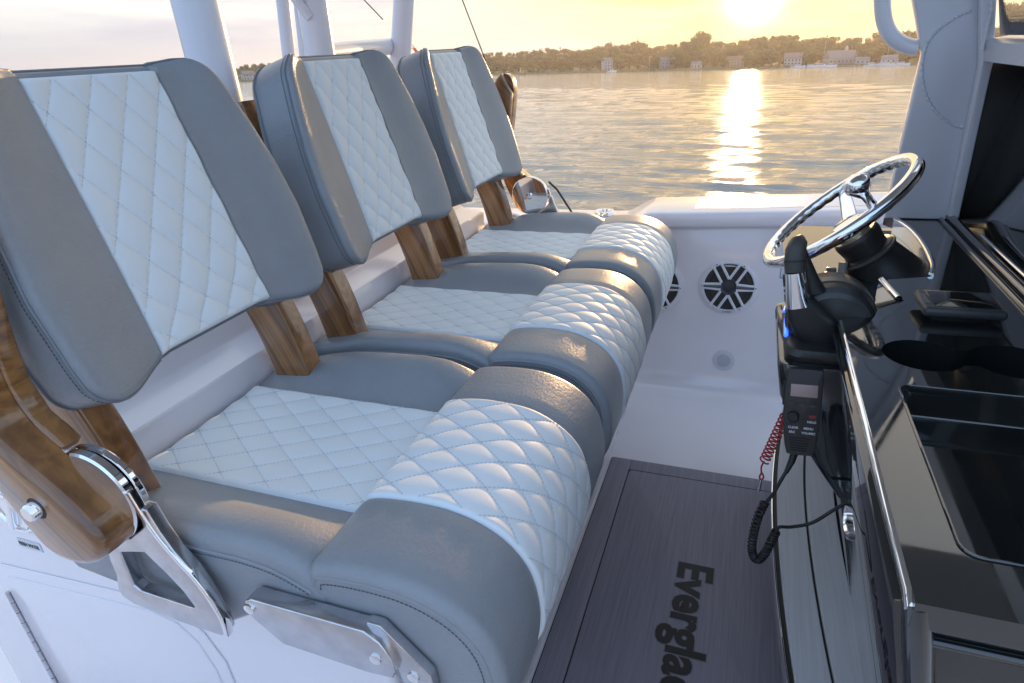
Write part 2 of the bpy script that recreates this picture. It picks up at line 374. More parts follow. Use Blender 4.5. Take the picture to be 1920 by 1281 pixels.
SX, SZ = -.70, .62                        # seat origin inside the boat frame
OFF = Vector((-SX, 0, -SZ))
HWS = .300; WQ = .149
BP = [(-.513, .770), (-.509, .797), (-.499, .815), (-.475, .8235), (-.44, .828), (-.40, .8295), (-.36, .827), (-.322, .8175), (-.287, .800), (-.259, .775), (-.239, .742), (-.229, .70), (-.227, .655), (-.235, .61), (-.255, .575), (-.285, .553)]
def bolster(parent):
    top = [Vector((p.x, 0, p.z)) for p in spline([(x, 0, z) for x, z in BP], 6)]
    bot = [Vector((x, 0, z)) for x, z in [(-.31, .552), (-.345, .585), (-.385, .64), (-.43, .695), (-.468, .738), (-.498, .757)]]
    loop = top + bot; k = len(loop)
    nr = []
    for i in range(k):
        t = (loop[(i + 1) % k] - loop[i - 1]).normalized(); nr.append(Vector((-t.z, 0, t.x)))
    nt_ = len(top)
    r = .02
    ys = []
    for i in range(7):
        a = math.pi / 2 * i / 6; ys.append((-HWS + r * (1 - math.sin(a)) , r * (1 - math.cos(math.pi / 2 - a)) if False else r * (1 - math.sin(a))))
    prof = []                               # (y, inset)
    for i in range(7):
        a = math.pi / 2 * i / 6
        prof.append((-HWS + r * (1 - math.cos(a)), r * (1 - math.sin(a))))
    prof += [(-.24, 0), (-.19, -.001), (-WQ - .012, 0), (-WQ - .003, .002), (-WQ + .003, .007)]
    prof = prof + [(0, .007)] + [(-y, i_) for y, i_ in reversed(prof)]
    V = []; F = []
    for y, ins in prof:
        for i in range(k):
            f = 1 if i < nt_ else .3
            q = ins if abs(y) > WQ + .02 else ins * (1 if i < nt_ else 0)
            V.append(loop[i] - nr[i] * q * f + Vector((0, y, 0)) + OFF)
    for a in range(len(prof) - 1):
        for i in range(k):
            F.append((a * k + i, a * k + (i + 1) % k, (a + 1) * k + (i + 1) % k, (a + 1) * k + i))
    F.append(tuple(range(k - 1, -1, -1))); F.append(tuple((len(prof) - 1) * k + i for i in range(k)))
    bmsh = bmesh.new(); vv = [bmsh.verts.new(v) for v in V]
    for f in F: bmsh.faces.new([vv[i] for i in f])
    o = bm_link('bolster_cushion', bmsh, GREY, parent, angle=50)
    Ls = [0]
    for a, b in zip(top, top[1:]): Ls.append(Ls[-1] + (b - a).length)
    def surf(s, y):
        for i in range(len(Ls) - 1):
            if s <= Ls[i + 1] or i == len(Ls) - 2:
                t = (s - Ls[i]) / (Ls[i + 1] - Ls[i]); break
        p = top[i].lerp(top[i + 1], t); n_ = nr[i].lerp(nr[min(i + 1, k - 1)], t).normalized()
        return p + Vector((0, y, 0)) + OFF, n_
    s_c = min(range(len(top)), key=lambda i: abs(top[i].x + .43) + (9 if top[i].z < .8 else 0))
    quilt_panel('quilted_panel', surf, (.012, Ls[-1] - .05), lambda s: WQ, Ls[s_c], -.02, o, H=.0030, ns=190)
    for sy in (-1, 1):
        pth = [loop[i] - nr[i] * .0175 + Vector((0, sy * (HWS + .0003), 0)) + OFF for i in range(4, nt_ - 4)]
        seam_stitch('seam_stitching', [p - nr[i + 4] * .010 for i, p in enumerate(pth)], [Vector((0, sy, 0))] * len(pth), o)
        tube('seam_cord', [p + Vector((0, -sy * .0012, 0)) for p in pth], .0022, GREY, o, n=6)
    return o
ZR = [(-.99, .783), (-.95, .787), (-.90, .797), (-.85, .811), (-.80, .820), (-.72, .826), (-.62, .830), (-.57, .827), (-.53, .815), (-.50, .800), (-.48, .79)]
ZB = [(-.99, .665), (-.90, .655), (-.78, .635), (-.70, .633), (-.64, .672), (-.60, .690), (-.50, .734), (-.48, .74)]
def cushion(parent):
    xs = [-.992, -.990, -.984, -.974, -.96] + [-.94 + .02 * i for i in range(24)]
    r = .022
    yc = [0, .05, .10, WQ - .004, WQ + .002, WQ + .006, WQ + .02, .19, .21, .23, .25, .265, HWS - r]
    V = []; nyrow = None
    rows = []
    for x in xs:
        back = sstep(-.992, -.96, x); dz = -.026 * (1 - math.sqrt(max(0, 1 - (1 - back) ** 2)))
        zr = lerp_tab(x, ZR); half = []
        for y in yc:
            t = max(0, (y - WQ) / (HWS - r - WQ))
            z = .7775 if y < WQ else .780 + (zr + .004 - .780) * (sstep(0, .85, t) * .75 + t * .25) + .004 * math.sin(math.pi * t)
            half.append((y, z + dz))
        zt = half[-1][1]
        for i in range(1, 7):
            a = math.pi / 2 * i / 6; half.append((HWS - r + r * math.sin(a), zt - r * (1 - math.cos(a))))
        zb = lerp_tab(x, ZB)
        half += [(HWS + .002, zt - .05), (HWS - .001, (zt - .05 + zb) / 2), (HWS - .004, zb + .012), (HWS - .016, zb)]
        row = [(-y, z) for y, z in reversed(half[1:])] + half
        rows.append([Vector((x, y, z)) + OFF for y, z in row])
    k = len(rows[0]); V = [v for r_ in rows for v in r_]; F = []
    for i in range(len(rows) - 1):
        for j in range(k - 1): a = i * k + j; F.append((a, a + 1, a + k + 1, a + k))
    F.append(tuple(range(k))); F.append(tuple((len(rows) - 1) * k + j for j in range(k - 1, -1, -1)))
    for i in range(len(rows) - 1): F.append((i * k, (i + 1) * k, (i + 1) * k + k - 1, i * k + k - 1))
    b = bmesh.new(); vv = [b.verts.new(v) for v in V]
    for f in F: b.faces.new([vv[i] for i in f])
    o = bm_link('seat_cushion', b, GREY, parent, angle=60)
    def surf(s, y):
        bk = sstep(-.992, -.955, s); dz = -.03 * (1 - bk) ** 2
        return Vector((s, y, .781 + dz + .004 * (abs(y) / WQ) ** 3)) + OFF, Vector((0, 0, 1))
    quilt_panel('quilted_panel', surf, (-.985, -.488), lambda s: WQ + .001, -.86, -.03, o, ns=170)
    for sy in (-1, 1):
        pth = [Vector((x, sy * (HWS + .0012), lerp_tab(x, ZR) - .026)) + OFF for x in [-.96 + .02 * i for i in range(24)]]
        seam_stitch('seam_stitching', [p - Vector((0, 0, .008)) for p in pth], [Vector((0, sy, 0))] * len(pth), o)
        tube('seam_cord', pth, .0022, GREY, o, n=6)
    return o
TILT = math.atan2(.127, .424)
HB = [(-.02, .270), (.05, .278), (.15, .282), (.24, .272), (.32, .254), (.40, .229), (.45, .210)]
S0, S1 = -.022, .452
def backrest(parent):
    ns, ny = 64, 96
    WB = lambda s: .129 + (.118 - .129) * (s / .44)
    def hw(s):
        h = lerp_tab(s, HB); rb, rt = .045, .05
        if s < S0 + rb: q = (S0 + rb - s) / rb; h -= rb * (1 - math.sqrt(max(0, 1 - q * q)))
        if s > S1 - rt: q = (s - S1 + rt) / rt; h -= rt * (1 - math.sqrt(max(0, 1 - q * q))) * 1.1
        return h
    def wing(y, s):
        wq = WB(s); h = lerp_tab(s, HB); t = max(0, (abs(y) - wq) / (h - wq))
        return .036 * (sstep(0, .85, t) * .55 + min(1, t * 1.15) * .45) - .003 * t
    def arch(y, s, h):                      # bottom edge arched between the wings
        return .026 * sstep(.22, .10, abs(y)) * sstep(.10, S0, s)
    def edge_drop(y, s):
        h = hw(s); e = min(h - abs(y), (s - S0) * 1.0, (S1 - s) * 1.0); r = .013
        return 0 if e >= r else r - math.sqrt(max(0, r * r - (r - e) ** 2))
    ss = []
    for i in range(ns + 1):
        t = i / ns; ss.append(S0 + (S1 - S0) * (.5 - .5 * math.cos(math.pi * t)) * .6 + (S1 - S0) * t * .4)
    vs = []
    for s in ss:
        h = hw(s); row = []; wq_ = min(WB(s), h * .6)
        half = [wq_ * t for t in (0, .2, .4, .6, .8, .985)] + [wq_ * 1.015 + (h - wq_ * 1.015) * (math.sin(i / 26 * math.pi / 2) * .6 + i / 26 * .4) for i in range(27)]
        for y in [-v for v in reversed(half[1:])] + half:
            d = wing(y, s) - edge_drop(y, s) - (.006 if abs(y) < WB(s) else 0) + (.004 * math.sin(2.2 * s / .45 + .3) if abs(y) > WB(s) else 0)
            row.append(Vector((d, y, s + arch(y, s, h))))
        vs.append(row)
    V = [v for r_ in vs for v in r_]; F = []; k = len(vs[0]); ny = k - 1
    for i in range(ns):
        for j in range(ny): a = i * k + j; F.append((a, a + 1, a + k + 1, a + k))
    bd = [j for j in range(k)] + [i * k + k - 1 for i in range(1, ns + 1)] + [ns * k + j for j in range(k - 2, -1, -1)] + [i * k for i in range(ns - 1, 0, -1)]
    m_ = len(bd); rings = [bd]
    cen = Vector((0, 0, .21))
    for dn, sc_ in ((-.022, 1.003), (-.045, 1.003), (-.068, 1.0), (-.080, .985), (-.085, .95)):
        ring = []
        for b in bd:
            v = V[b]; f = Vector((0, cen.y + (v.y - cen.y) * sc_, cen.z + (v.z - cen.z) * sc_)); f.x = min(dn, v.x + dn * .2)
            V.append(f); ring.append(len(V) - 1)
        rings.append(ring)
    for a, b in zip(rings, rings[1:]):
        for i in range(m_): F.append((a[i], b[i], b[(i + 1) % m_], a[(i + 1) % m_]))
    F.append(tuple(rings[-1]))
    b = bmesh.new(); vv = [b.verts.new(v) for v in V]
    for f in F:
        try: b.faces.new([vv[i] for i in f])
        except ValueError: pass
    o = bm_link('backrest', b, GREY, parent, angle=55)
    pipe = [V[i] + Vector((.001, 0, 0)) for i in bd]
    tube('piping', [p for p in pipe], .0030, PIPING, o, n=6, closed=True)
    rear = [V[i] for i in rings[3]]
    tube('piping', rear, .0034, PIPING, o, n=6, closed=True)
    st = [V[i] for i in rings[1]]
    nn = [Vector((0, v.y, (v.z - .21) * .7)).normalized() for v in st]
    pp = []
    for i, v in enumerate(st):
        v0 = V[bd[i]]; pp.append(Vector((v0.x - .009, v.y, v.z)) + nn[i] * .0004)
    seam_stitch('seam_stitching', pp, nn, o)
    def surf(s, y):
        return Vector((-.001, y, s + arch(y, s, .27))), Vector((1, 0, 0))
    quilt_panel('quilted_panel', surf, (S0 + .004, S1 - .012), lambda s: WB(s) + .001, .245, -.005, o, H=.0072, ns=150, ny=92)
    o.location = Vector((-.855, 0, 1.002)) + OFF; o.rotation_euler = (0, -TILT, 0)
    return o
def ribbon(path, width, n=6):                # closed (x,z) outline of a bar following a path
    P = [Vector((p.x, p.z)) for p in spline([(x, 0, z) for x, z in path], n)]; Lf = []; Rt = []
    for i, p in enumerate(P):
        t = (P[min(i + 1, len(P) - 1)] - P[max(i - 1, 0)]).normalized(); q = Vector((-t.y, t.x)) * width / 2
        Lf.append(p + q); Rt.append(p - q)
    return [tuple(p) for p in Lf] + [tuple(p) for p in reversed(Rt)]
def support(parent, sy):
    out_ = ribbon([(-.905, .745), (-.912, .80), (-.930, .875), (-.955, .95), (-.995, 1.04), (-1.04, 1.14), (-1.085, 1.26), (-1.105, 1.34)], .092)
    y0 = sy * .225 - .026
    return prism('back_support', [(x - SX, z - SZ) for x, z in out_], y0, y0 + .052, WOOD, parent, bev=.007, seg=3, angle=50)
ARM = [(-.752, .868), (-.757, .843), (-.777, .824), (-.807, .812), (-.846, .812), (-.874, .826), (-.895, .860), (-.914, .90), (-.933, .95), (-.950, 1.02), (-.962, 1.10), (-.962, 1.20), (-.948, 1.29), (-.930, 1.325), (-.900, 1.338), (-.876, 1.322), (-.868, 1.27), (-.878, 1.19), (-.892, 1.11), (-.896, 1.05), (-.882, 1.005), (-.855, .977), (-.822, .950), (-.790, .922), (-.766, .895)]
def armrest(parent, sy):
    a = parent
    sm = [(p.x - SX, p.z - SZ) for p in spline([(x, 0, z) for x, z in ARM], 3, True)]
    y_out = sy * .385; y_in = sy * .332
    arm = prism('armrest', sm, min(y_out, y_in), max(y_out, y_in), ARMWOOD, a, bev=.014, seg=4, bevside='near' if sy < 0 else 'far', angle=50)
    lip = [(-.905, 1.34), (-.868, 1.27), (-.878, 1.19), (-.892, 1.11), (-.896, 1.05), (-.880, 1.003), (-.853, .982), (-.838, .966), (-.848, .955), (-.882, .968), (-.918, .99), (-.940, 1.04), (-.955, 1.12), (-.955, 1.22), (-.940, 1.30)]
    y2 = sy * .300
    prism('arm_lip', [(x - SX, z - SZ) for x, z in lip], min(y_in, y2) , max(y_in, y2) , ARMWOOD, arm, bev=.006, seg=3, angle=50)
    hub = Vector((-.815 - SX, 0, .887 - SZ))
    def disc(n_, prof, y): return lathe(n_, prof, CHROME, arm, n=48, axis='-Y' if sy < 0 else 'Y', loc=(hub.x, sy * y, hub.z))
    lathe('hinge_disc', [(.070, 0), (.0735, .002), (.0735, .012), (.070, .0145)], CHROME, arm, 48, '-Y' if sy < 0 else 'Y', (hub.x, sy * .318, hub.z), angle=18)
    lathe('hinge_disc', [(.070, 0), (.0745, .0015), (.0745, .008), (.0725, .0105)], CHROME, arm, 48, 'Y' if sy < 0 else '-Y', (hub.x, sy * .316, hub.z), angle=18)
    lathe('screw_head', [(.013, 0), (.013, .003), (.010, .004), (.009, .001), (.006, .001), (.006, .004), (.003, .0045)], CHROME, arm, 24, 'Y' if sy < 0 else '-Y', (hub.x, sy * .3055, hub.z))
    pin = Vector((-.845 - SX, sy * .384, .905 - SZ))
    lathe('pivot_pin', [(.0125, 0), (.0125, .012), (.0105, .015)], CHROME, arm, 24, '-Y' if sy < 0 else 'Y', pin)
    lathe('pin_recess', [(.017, 0), (.0168, .0012)], RUBBER, arm, 24, '-Y' if sy < 0 else 'Y', pin)
    br = [(-.842, .765), (-.835, .800), (-.775, .823), (-.740, .852), (-.737, .885), (-.722, .885), (-.712, .850), (-.698, .818), (-.676, .786), (-.660, .745), (-.650, .702), (-.650, .676), (-.662, .668), (-.747, .670), (-.828, .678), (-.848, .688), (-.852, .704), (-.842, .735)]
    ho = [(-.811, .787), (-.790, .793), (-.758, .801), (-.730, .771), (-.708, .742), (-.696, .716), (-.700, .711), (-.802, .714), (-.812, .722)]
    yb = sy * .330; yb2 = sy * .310
    prism('bracket', [(x - SX, z - SZ) for x, z in br], min(yb, yb2), max(yb, yb2), BRUSH, arm, bev=.003, holes=[[(x - SX, z - SZ) for x, z in ho]], angle=30)
    band = ribbon([(-.742, .912), (-.737, .893), (-.730, .870), (-.716, .838), (-.696, .806), (-.674, .776), (-.658, .742), (-.648, .704), (-.649, .674)], .008)
    yb3, yb4 = sy * .3325, sy * .3195
    prism('bracket_band', [(x - SX, z - SZ) for x, z in band], min(yb3, yb4), max(yb3, yb4), CHROME, arm, bev=.0025, seg=3, angle=40)
    return arm
def link_plate(parent, sy):
    pl = [(-.596, .748), (-.591, .760), (-.580, .766), (-.468, .766), (-.405, .766), (-.383, .752), (-.370, .728), (-.366, .706), (-.372, .692), (-.410, .688), (-.545, .693), (-.586, .728)]
    y0, y1 = sy * .330, sy * .304
    o = prism('bolster_link', [(x - SX, z - SZ) for x, z in pl], min(y0, y1), max(y0, y1), BRUSH, parent, bev=.0025, angle=30)
    sw = [(-.405, .768), (-.385, .768), (-.322, .700), (-.318, .640), (-.345, .620), (-.362, .65), (-.372, .70), (-.41, .74)]
    y2, y3 = sy * .318, sy * .303
    prism('swing_arm', [(x - SX, z - SZ) for x, z in sw], min(y2, y3), max(y2, y3), BRUSH, o, bev=.002, angle=30)
    for x, z, yy in ((-.586, .748, .330), (-.392, .722, .330), (-.348, .690, .318)):
        lathe('screw_head', [(.0085, 0), (.008, .003), (.004, .0042)], CHROME, o, 20, '-Y' if sy < 0 else 'Y', (x - SX, sy * yy, z - SZ))
    return o
CEN = [.785, 1.430, 2.075]
seat0 = thing('helm_chair', (SX, CEN[0], SZ), 'helm seat nearest the camera, with a varnished wood arm and steel bracket on its side', 'helm chair', 'helm chairs in a row')
bolster(seat0); cushion(seat0); backrest(seat0); support(seat0, -1); support(seat0, 1)
box('seat_pan', (-.70 - SX, 0, .655 - SZ), (.46, .50, .07), mat('dark_pan', (.05, .055, .06), .5), seat0, bev=.008)
seat1 = copytree(seat0); seat1.location = (SX, CEN[1], SZ); tag(seat1, 'middle helm seat of the three, between the two other grey and white seats', 'helm chair', 'helm chairs in a row')
seat2 = copytree(seat0); seat2.location = (SX, CEN[2], SZ); tag(seat2, 'helm seat farthest from the camera, beside the water with a round chrome arm hinge', 'helm chair', 'helm chairs in a row')
armrest(seat0, -1); link_plate(seat0, -1)
armrest(seat2, 1)

# ------------------------------------------------------------------ hull, floor, seat base, top frame
hull = thing('boat_hull', (0, 1.43, 0), 'white moulded boat hull with its inner sides and gunwale around the cockpit', 'boat hull')
YC = 1.43
def topz(x):
    return .712 + .010 * min(0, x + .6) * .5 + .066 * sstep(-.52, -.36, x) + .045 * max(0, x + .3)
def section(x):
    t = topz(x); k = sstep(-.60, -.36, x)
    return [(1.02, .0), (1.06, .004), (1.095, .018), (1.118, .045), (1.133, .09), (1.165, .30), (1.19, .50), (1.205, t - .085), (1.208, t - .078), (1.206, t - .068), (1.178, t - .062), (1.170, t - .056), (1.168, t - .048), (1.170, t - .010), (1.176, t - .002), (1.188, t), (1.215, t + .002), (1.42, t + .010), (1.45, t), (1.46, t - .03), (1.42, t - .12), (1.30, -.60), (1.05, -.95)]
def hull_side(sgn):
    xs = [-3.2, -2.2, -1.6, -1.2, -.9, -.7, -.6, -.55, -.5, -.46, -.42, -.38, -.34, -.28, -.15, 0, .2, .5, 1, 1.6, 2.4, 3.4]
    V = []; F = []
    k = len(section(0))
    for x in xs:
        nar = 0 if x < 1 else .08 * (x - 1) ** 2
        for yy, z in section(x): V.append((x, sgn * (yy - nar) - (.85 if sgn < 0 else 0), z))
    for i in range(len(xs) - 1):
        for j in range(k - 1):
            a = i * k + j; q = (a, a + 1, a + k + 1, a + k); F.append(q if sgn > 0 else q[::-1])
    b = bmesh.new(); vv = [b.verts.new(v) for v in V]
    for f in F: b.faces.new([vv[i] for i in f])
    me = bpy.data.meshes.new('inner_side'); b.to_mesh(me); b.free()
    o = link('inner_side', me, GEL, hull, angle=55)
    m2 = o.modifiers.new('bev', 'BEVEL') if False else None
    return o
hull_side(1); hull_side(-1)
# nonskid strip on the far gunwale
V = []; F = []
for i, x in enumerate([-.20 + .1 * i for i in range(30)]):
    nar = 0 if x < 1 else .08 * (x - 1) ** 2
    V += [(x, 1.225 - nar, topz(x) + .0032), (x, 1.40 - nar, topz(x) + .0102)]
    if i: F.append((2 * i - 2, 2 * i, 2 * i + 1, 2 * i - 1))
mobj('nonskid_strip', V, F, NONSKID, hull)
floor = mobj('cockpit_floor', [(-3.2, -1.88, 0), (3.4, -1.88, 0), (3.4, 1.03, 0), (-3.2, 1.03, 0)], [(0, 1, 2, 3)], GEL, hull, smooth=False)
def gunring(x, y, r, m_, h=.006, inner=True):
    z = topz(x) + .002 + (y - 2.645) / .205 * .008
    o = lathe('rod_holder', [(r, 0), (r, h * .6), (r * .94, h), (r * .72, h), (r * .66, h * .5), (r * .62, -.002 if inner else h * .6)], m_, hull, 36, 'Z', (x, y - YC, z))
    if inner: lathe('rod_holder_bore', [(r * .62, 0), (r * .6, .0015)], RUBBER, o, 24, 'Z', (x, y - YC, z + .001))
    return o
gunring(-.60, 2.79, .045, CHROME, .016); gunring(-1.02, 2.70, .05, PIPEW, .010); gunring(-.72, 2.76, .022, CHROME, .006, False); gunring(-.70, 2.68, .034, CHROME, .006)
# courtesy light low on the side
lathe('courtesy_light', [(.028, 0), (.027, .003), (.021, .0045), (.0205, .003), (.012, .004), (.002, .0055)], mat('light_lens', (.55, .56, .60), .25), hull, 32, '-Y', (-.03, 2.5700 - YC, .150), rot=Matrix.Rotation(R(-8), 3, 'X'))
lathe('light_flange', [(.046, 0), (.045, .0012), (.036, .0016)], mat('light_flange', (.70, .70, .74), .3), hull, 32, '-Y', (-.03, 2.5715 - YC, .150), rot=Matrix.Rotation(R(-8), 3, 'X'))
stk = box('warning_sticker', (0, 0, 0), (.034, .0006, .050), mat('sticker_blue', (.10, .25, .50), .4), hull, bev=0)
stk.location = (.17, 2.6225 - YC, .545); stk.rotation_euler = (R(-5), 0, 0)
f = box('sticker_face', (0, -.0006, 0), (.027, .0006, .042), mat('sticker_white', (.72, .74, .76), .4), stk, bev=0)

def speaker(x, z, label):
    y = 2.6185 + (z - .47) * .125
    t = thing('speaker', (x, y, z), label, 'speaker', 'speakers in the boat side')
    t.rotation_euler = (R(-7), 0, 0)
    WP = mat('speaker_white', (.78, .78, .82), .35); DK = mat('speaker_dark', (.045, .043, .038), .5); CONE = mat('speaker_cone', (.045, .045, .05), .35)
    r = .112
    lathe('flange', [(r + .012, -.002), (r + .010, .004), (r - .002, .006), (r - .006, .004)], GEL, t, 64, '-Y')
    lathe('outer_ring', [(r - .001, .002), (r - .001, .010), (r - .006, .013), (r - .012, .013), (r - .014, .009), (r - .014, .002)], WP, t, 64, '-Y')
    lathe('basket', [(r - .014, .002), (r - .018, .0035), (.08, .0025), (.045, -.0005), (.001, -.0008)], DK, t, 64, '-Y')
    lathe('gasket', [(r - .0135, .0050), (r - .021, .0065), (r - .022, .004)], DK, t, 64, '-Y')
    lathe('surround', [(.086, .003), (.080, .0075), (.073, .0075), (.068, .003)], mat('speaker_rubber', (.035, .034, .03), .6), t, 48, '-Y')
    lathe('hub', [(.036, .003), (.036, .012), (.032, .0145), (.027, .0125), (.024, .009), (.001, .012)], CONE, t, 40, '-Y')
    for k in range(6):
        a = R(60 * k); ca, sa = math.cos(a), math.sin(a)
        for sd in (-1, 1):
            if k % 3 == 0: o0, o1 = .012, .007
            else: o0, o1 = .0165, .0165
            p0 = Vector((ca * .030 - sa * sd * o0, -.0125, sa * .030 + ca * sd * o0)); p1 = Vector((ca * .104 - sa * sd * o1, -.0115, sa * .104 + ca * sd * o1))
            tube('grille_bar', [p0, p1], .0058, WP, t, n=8, ell=(1, 1))
        if k % 3 == 0:
            tube('grille_web', [Vector((ca * .03, -.0105, sa * .03)), Vector((ca * .10, -.0105, sa * .10))], .008, mat('speaker_gun', (.12, .12, .14), .3, .6), t, n=8)
        lathe('bolt', [(.0060, .009), (.0060, .0155), (.003, .0165)], WP, t, 16, '-Y', (ca * (r - .006), 0, sa * (r - .006)))
        lathe('bolt_socket', [(.0026, .016), (.0024, .0168)], DK, t, 8, '-Y', (ca * (r - .006), 0, sa * (r - .006)))
    text('logo_lettering', 'JL AUDIO', .0085, DK, t, Matrix.Translation((-.016, -.0136, -.1085)) @ Matrix.Rotation(R(90), 4, 'X'))
    return t
speaker(-.038, .472, 'round white speaker standing clear of the seats in the boat side')
speaker(-.338, .455, 'white speaker mostly hidden behind the farthest seat front')

# floor mat: border and hatch panels of dark foam
fm = thing('floor_mat', (-.1, 1.2, 0), 'dark grey foam floor mat with bold black Everglades lettering between seats and console', 'floor mat')
def sheet(name, poly, z0, z1, m_, bev=.0015):
    p = plate(name, [(x + .1, y - 1.2) for x, y in poly], z0, z1, m_, fm, bev=bev); return p
MX0, MX1, MY0, MY1 = -.384, .62, .20, 1.950
HX0, HX1, HY0, HY1 = -.309, .55, .30, 1.886
g = .0035
plate('mat_base', [(x + .1, y - 1.2) for x, y in [(MX0 - .004, MY0), (MX1, MY0), (MX1, MY1 + .004), (MX0 - .004, MY1 + .004)]], .001, .004, CAULK, fm)
sheet('border_panel', [(MX0, MY0), (HX0 - g, MY0), (HX0 - g, MY1), (MX0, MY1)], .004, .011, MATM)
sheet('border_panel', [(HX0 - g + .0001, HY1 + g), (MX1, HY1 + g), (MX1, MY1), (HX0 - g + .0001, MY1)], .004, .011, MATM)
sheet('hatch_panel', [(HX0 + .02, HY0), (HX1, HY0), (HX1, HY1), (HX0 + .012, HY1), (HX0 + .004, HY1 - .004), (HX0, HY1 - .012), (HX0, HY0 + .02)], .004, .011, MATM)
# lettering reads towards the near side, tops of letters towards the console
Mt = Matrix.Translation((-.085 + .1, 1.485 - 1.2, .0112)) @ Matrix.Rotation(R(-90), 4, 'Z')
text('lettering_outline', 'Everglades', .135, mat('letter_edge', (.16, .155, .185), .5), fm, Mt, sx=1.0, bold=.0068, depth=.0004)
text('lettering', 'Everglades', .135, mat('letter_black', (.014, .014, .016), .6), fm, Matrix.Translation((0, 0, .0007)) @ Mt, sx=1.0, bold=.0042, depth=.0004)

# seat base
sb = thing('seat_base', (-.95, 1.43, 0), 'white moulded seat base under the three helm seats with a hinged side door', 'seat base')
def sbp(name, poly, y0, y1, m_, **k): return prism(name, [(x + .95, z) for x, z in poly], y0 - 1.43, y1 - 1.43, m_, k.pop('parent', sb), **k)
body = sbp('base_body', [(-.398, .0), (-.402, .05), (-.425, .40), (-.45, .585), (-.48, .635), (-.53, .65), (-.992, .65), (-.999, .825), (-1.004, .833), (-1.012, .835), (-1.085, .846), (-1.095, .852), (-1.13, .905), (-1.14, .912), (-1.155, .915), (-1.46, .925), (-1.50, .90), (-1.55, .60), (-1.56, 0)], .545, 2.345, GEL, bev=.022, seg=4)
# side door, proud frame groove, hinge
def door_poly(d):
    return [(-1.372 + d, -.0 + d), (-1.372 + d, .440 - d), (-1.366 + d, .466 - d), (-1.345 + d * .6, .480 - d), (-.945, .512 - d), (-.885 - d * .4, .502 - d), (-.845 - d * .7, .465 - d), (-.822 - d, .40 - d), (-.80 - d, .0 + d)]
# moulded bead rim round the door and the door leaf itself
sbp('door_rim', [(x, z + .03) for x, z in door_poly(-.022)], .5415, .5452, GEL, bev=.003, parent=body, seg=3)
dr = sbp('side_door', [(x, z + .03) for x, z in door_poly(.006)], .5385, .5435, GEL, bev=.003, parent=body, seg=3)
hp = [Vector((-1.371 + .95, .5365 - 1.43, .455)), Vector((-1.371 + .95, .5365 - 1.43, .05))]
for k in range(14):
    a = hp[0].lerp(hp[1], k / 14); b = hp[0].lerp(hp[1], (k + .94) / 14)
    tube('hinge_knuckle', [a, b], .0046, BRUSH, body, n=10)
# deck-plate emblem: polished ring with a T handle, and the label under it
em = thing('deck_fill_cap', (-1.212, .5445, .708), 'round polished steel water fill cap with a raised T on the white base side', 'fill cap')
lathe('cap_ring', [(.055, 0), (.055, .006), (.051, .010), (.046, .010), (.043, .006)], CHROME, em, 48, '-Y')
lathe('cap_face', [(.0435, .001), (.043, .0045), (.020, .006), (.001, .0065)], CHROME, em, 48, '-Y')
box('cap_handle', (.0, -.010, .0), (.016, .010, .095), CHROME, em, bev=.003, rot=Matrix.Rotation(R(24), 3, 'Y'))
box('cap_handle', (-.015, -.010, .034), (.075, .009, .013), CHROME, em, bev=.003, rot=Matrix.Rotation(R(24), 3, 'Y'))
lab = thing('fill_label', (-1.226, .5442, .614), 'small white FRESH WATER label under the round fill cap', 'label')
box('label_plate', (0, 0, 0), (.064, .0008, .022), mat('label_white', (.62, .65, .70), .4), lab, bev=0)
text('label_lettering', 'FRESH WATER', .0125, mat('label_black', (.01, .01, .012), .5), lab, Matrix.Translation((-.031, -.0006, -.0055)) @ Matrix.Rotation(R(90), 4, 'X'), sx=.70, bold=.0003, depth=.0002)

# hardtop and its legs
ht = thing('hardtop', (-.3, 1.43, .9), 'white hardtop frame of thick painted tubes standing behind the seats', 'hardtop')
def hv(x, y, z): return Vector((x + .3, y - 1.43, z - .9))
plate('roof', [(x + .3, y - 1.43) for x, y in rrect(-1.70, 1.25, .68, 2.20, .30)], 2.25 - .9, 2.33 - .9, mat('headliner', (.40, .385, .36), .5), ht, bev=.02)
def leg(p0, p1, r0, r1=None, e=None):
    a, b = hv(*p0), hv(*p1); b = a + (b - a) * 1.10; pts = [a.lerp(b, i / 6) for i in range(7)]
    return tube('leg_tube', pts, [r0 + ((r1 or r0) - r0) * i / 6 for i in range(7)], PIPEW, ht, n=28, ell=e)
leg((-1.128, 1.20, .92), (-1.150, 1.20, 2.13), .049)
leg((-1.250, 1.75, .92), (-1.224, 1.75, 2.13), .044)
leg((-1.430, 2.33, .80), (-1.19, 2.44, 2.13), .040)
leg((-1.60, 2.0, .90), (-1.475, 2.0, 2.13), .0225)
leg((-1.53, 2.0, .90), (-1.42, 2.0, 2.13), .016)
tube('cross_rail', [hv(-1.245, 1.77, 1.440), hv(-1.362, 2.385, 1.457)], .030, PIPEW, ht, n=20)
tube('gusset_tube', [hv(-1.225, 1.71, 1.535), hv(-1.30, 1.62, 1.72)], .014, PIPEW, ht, n=12)
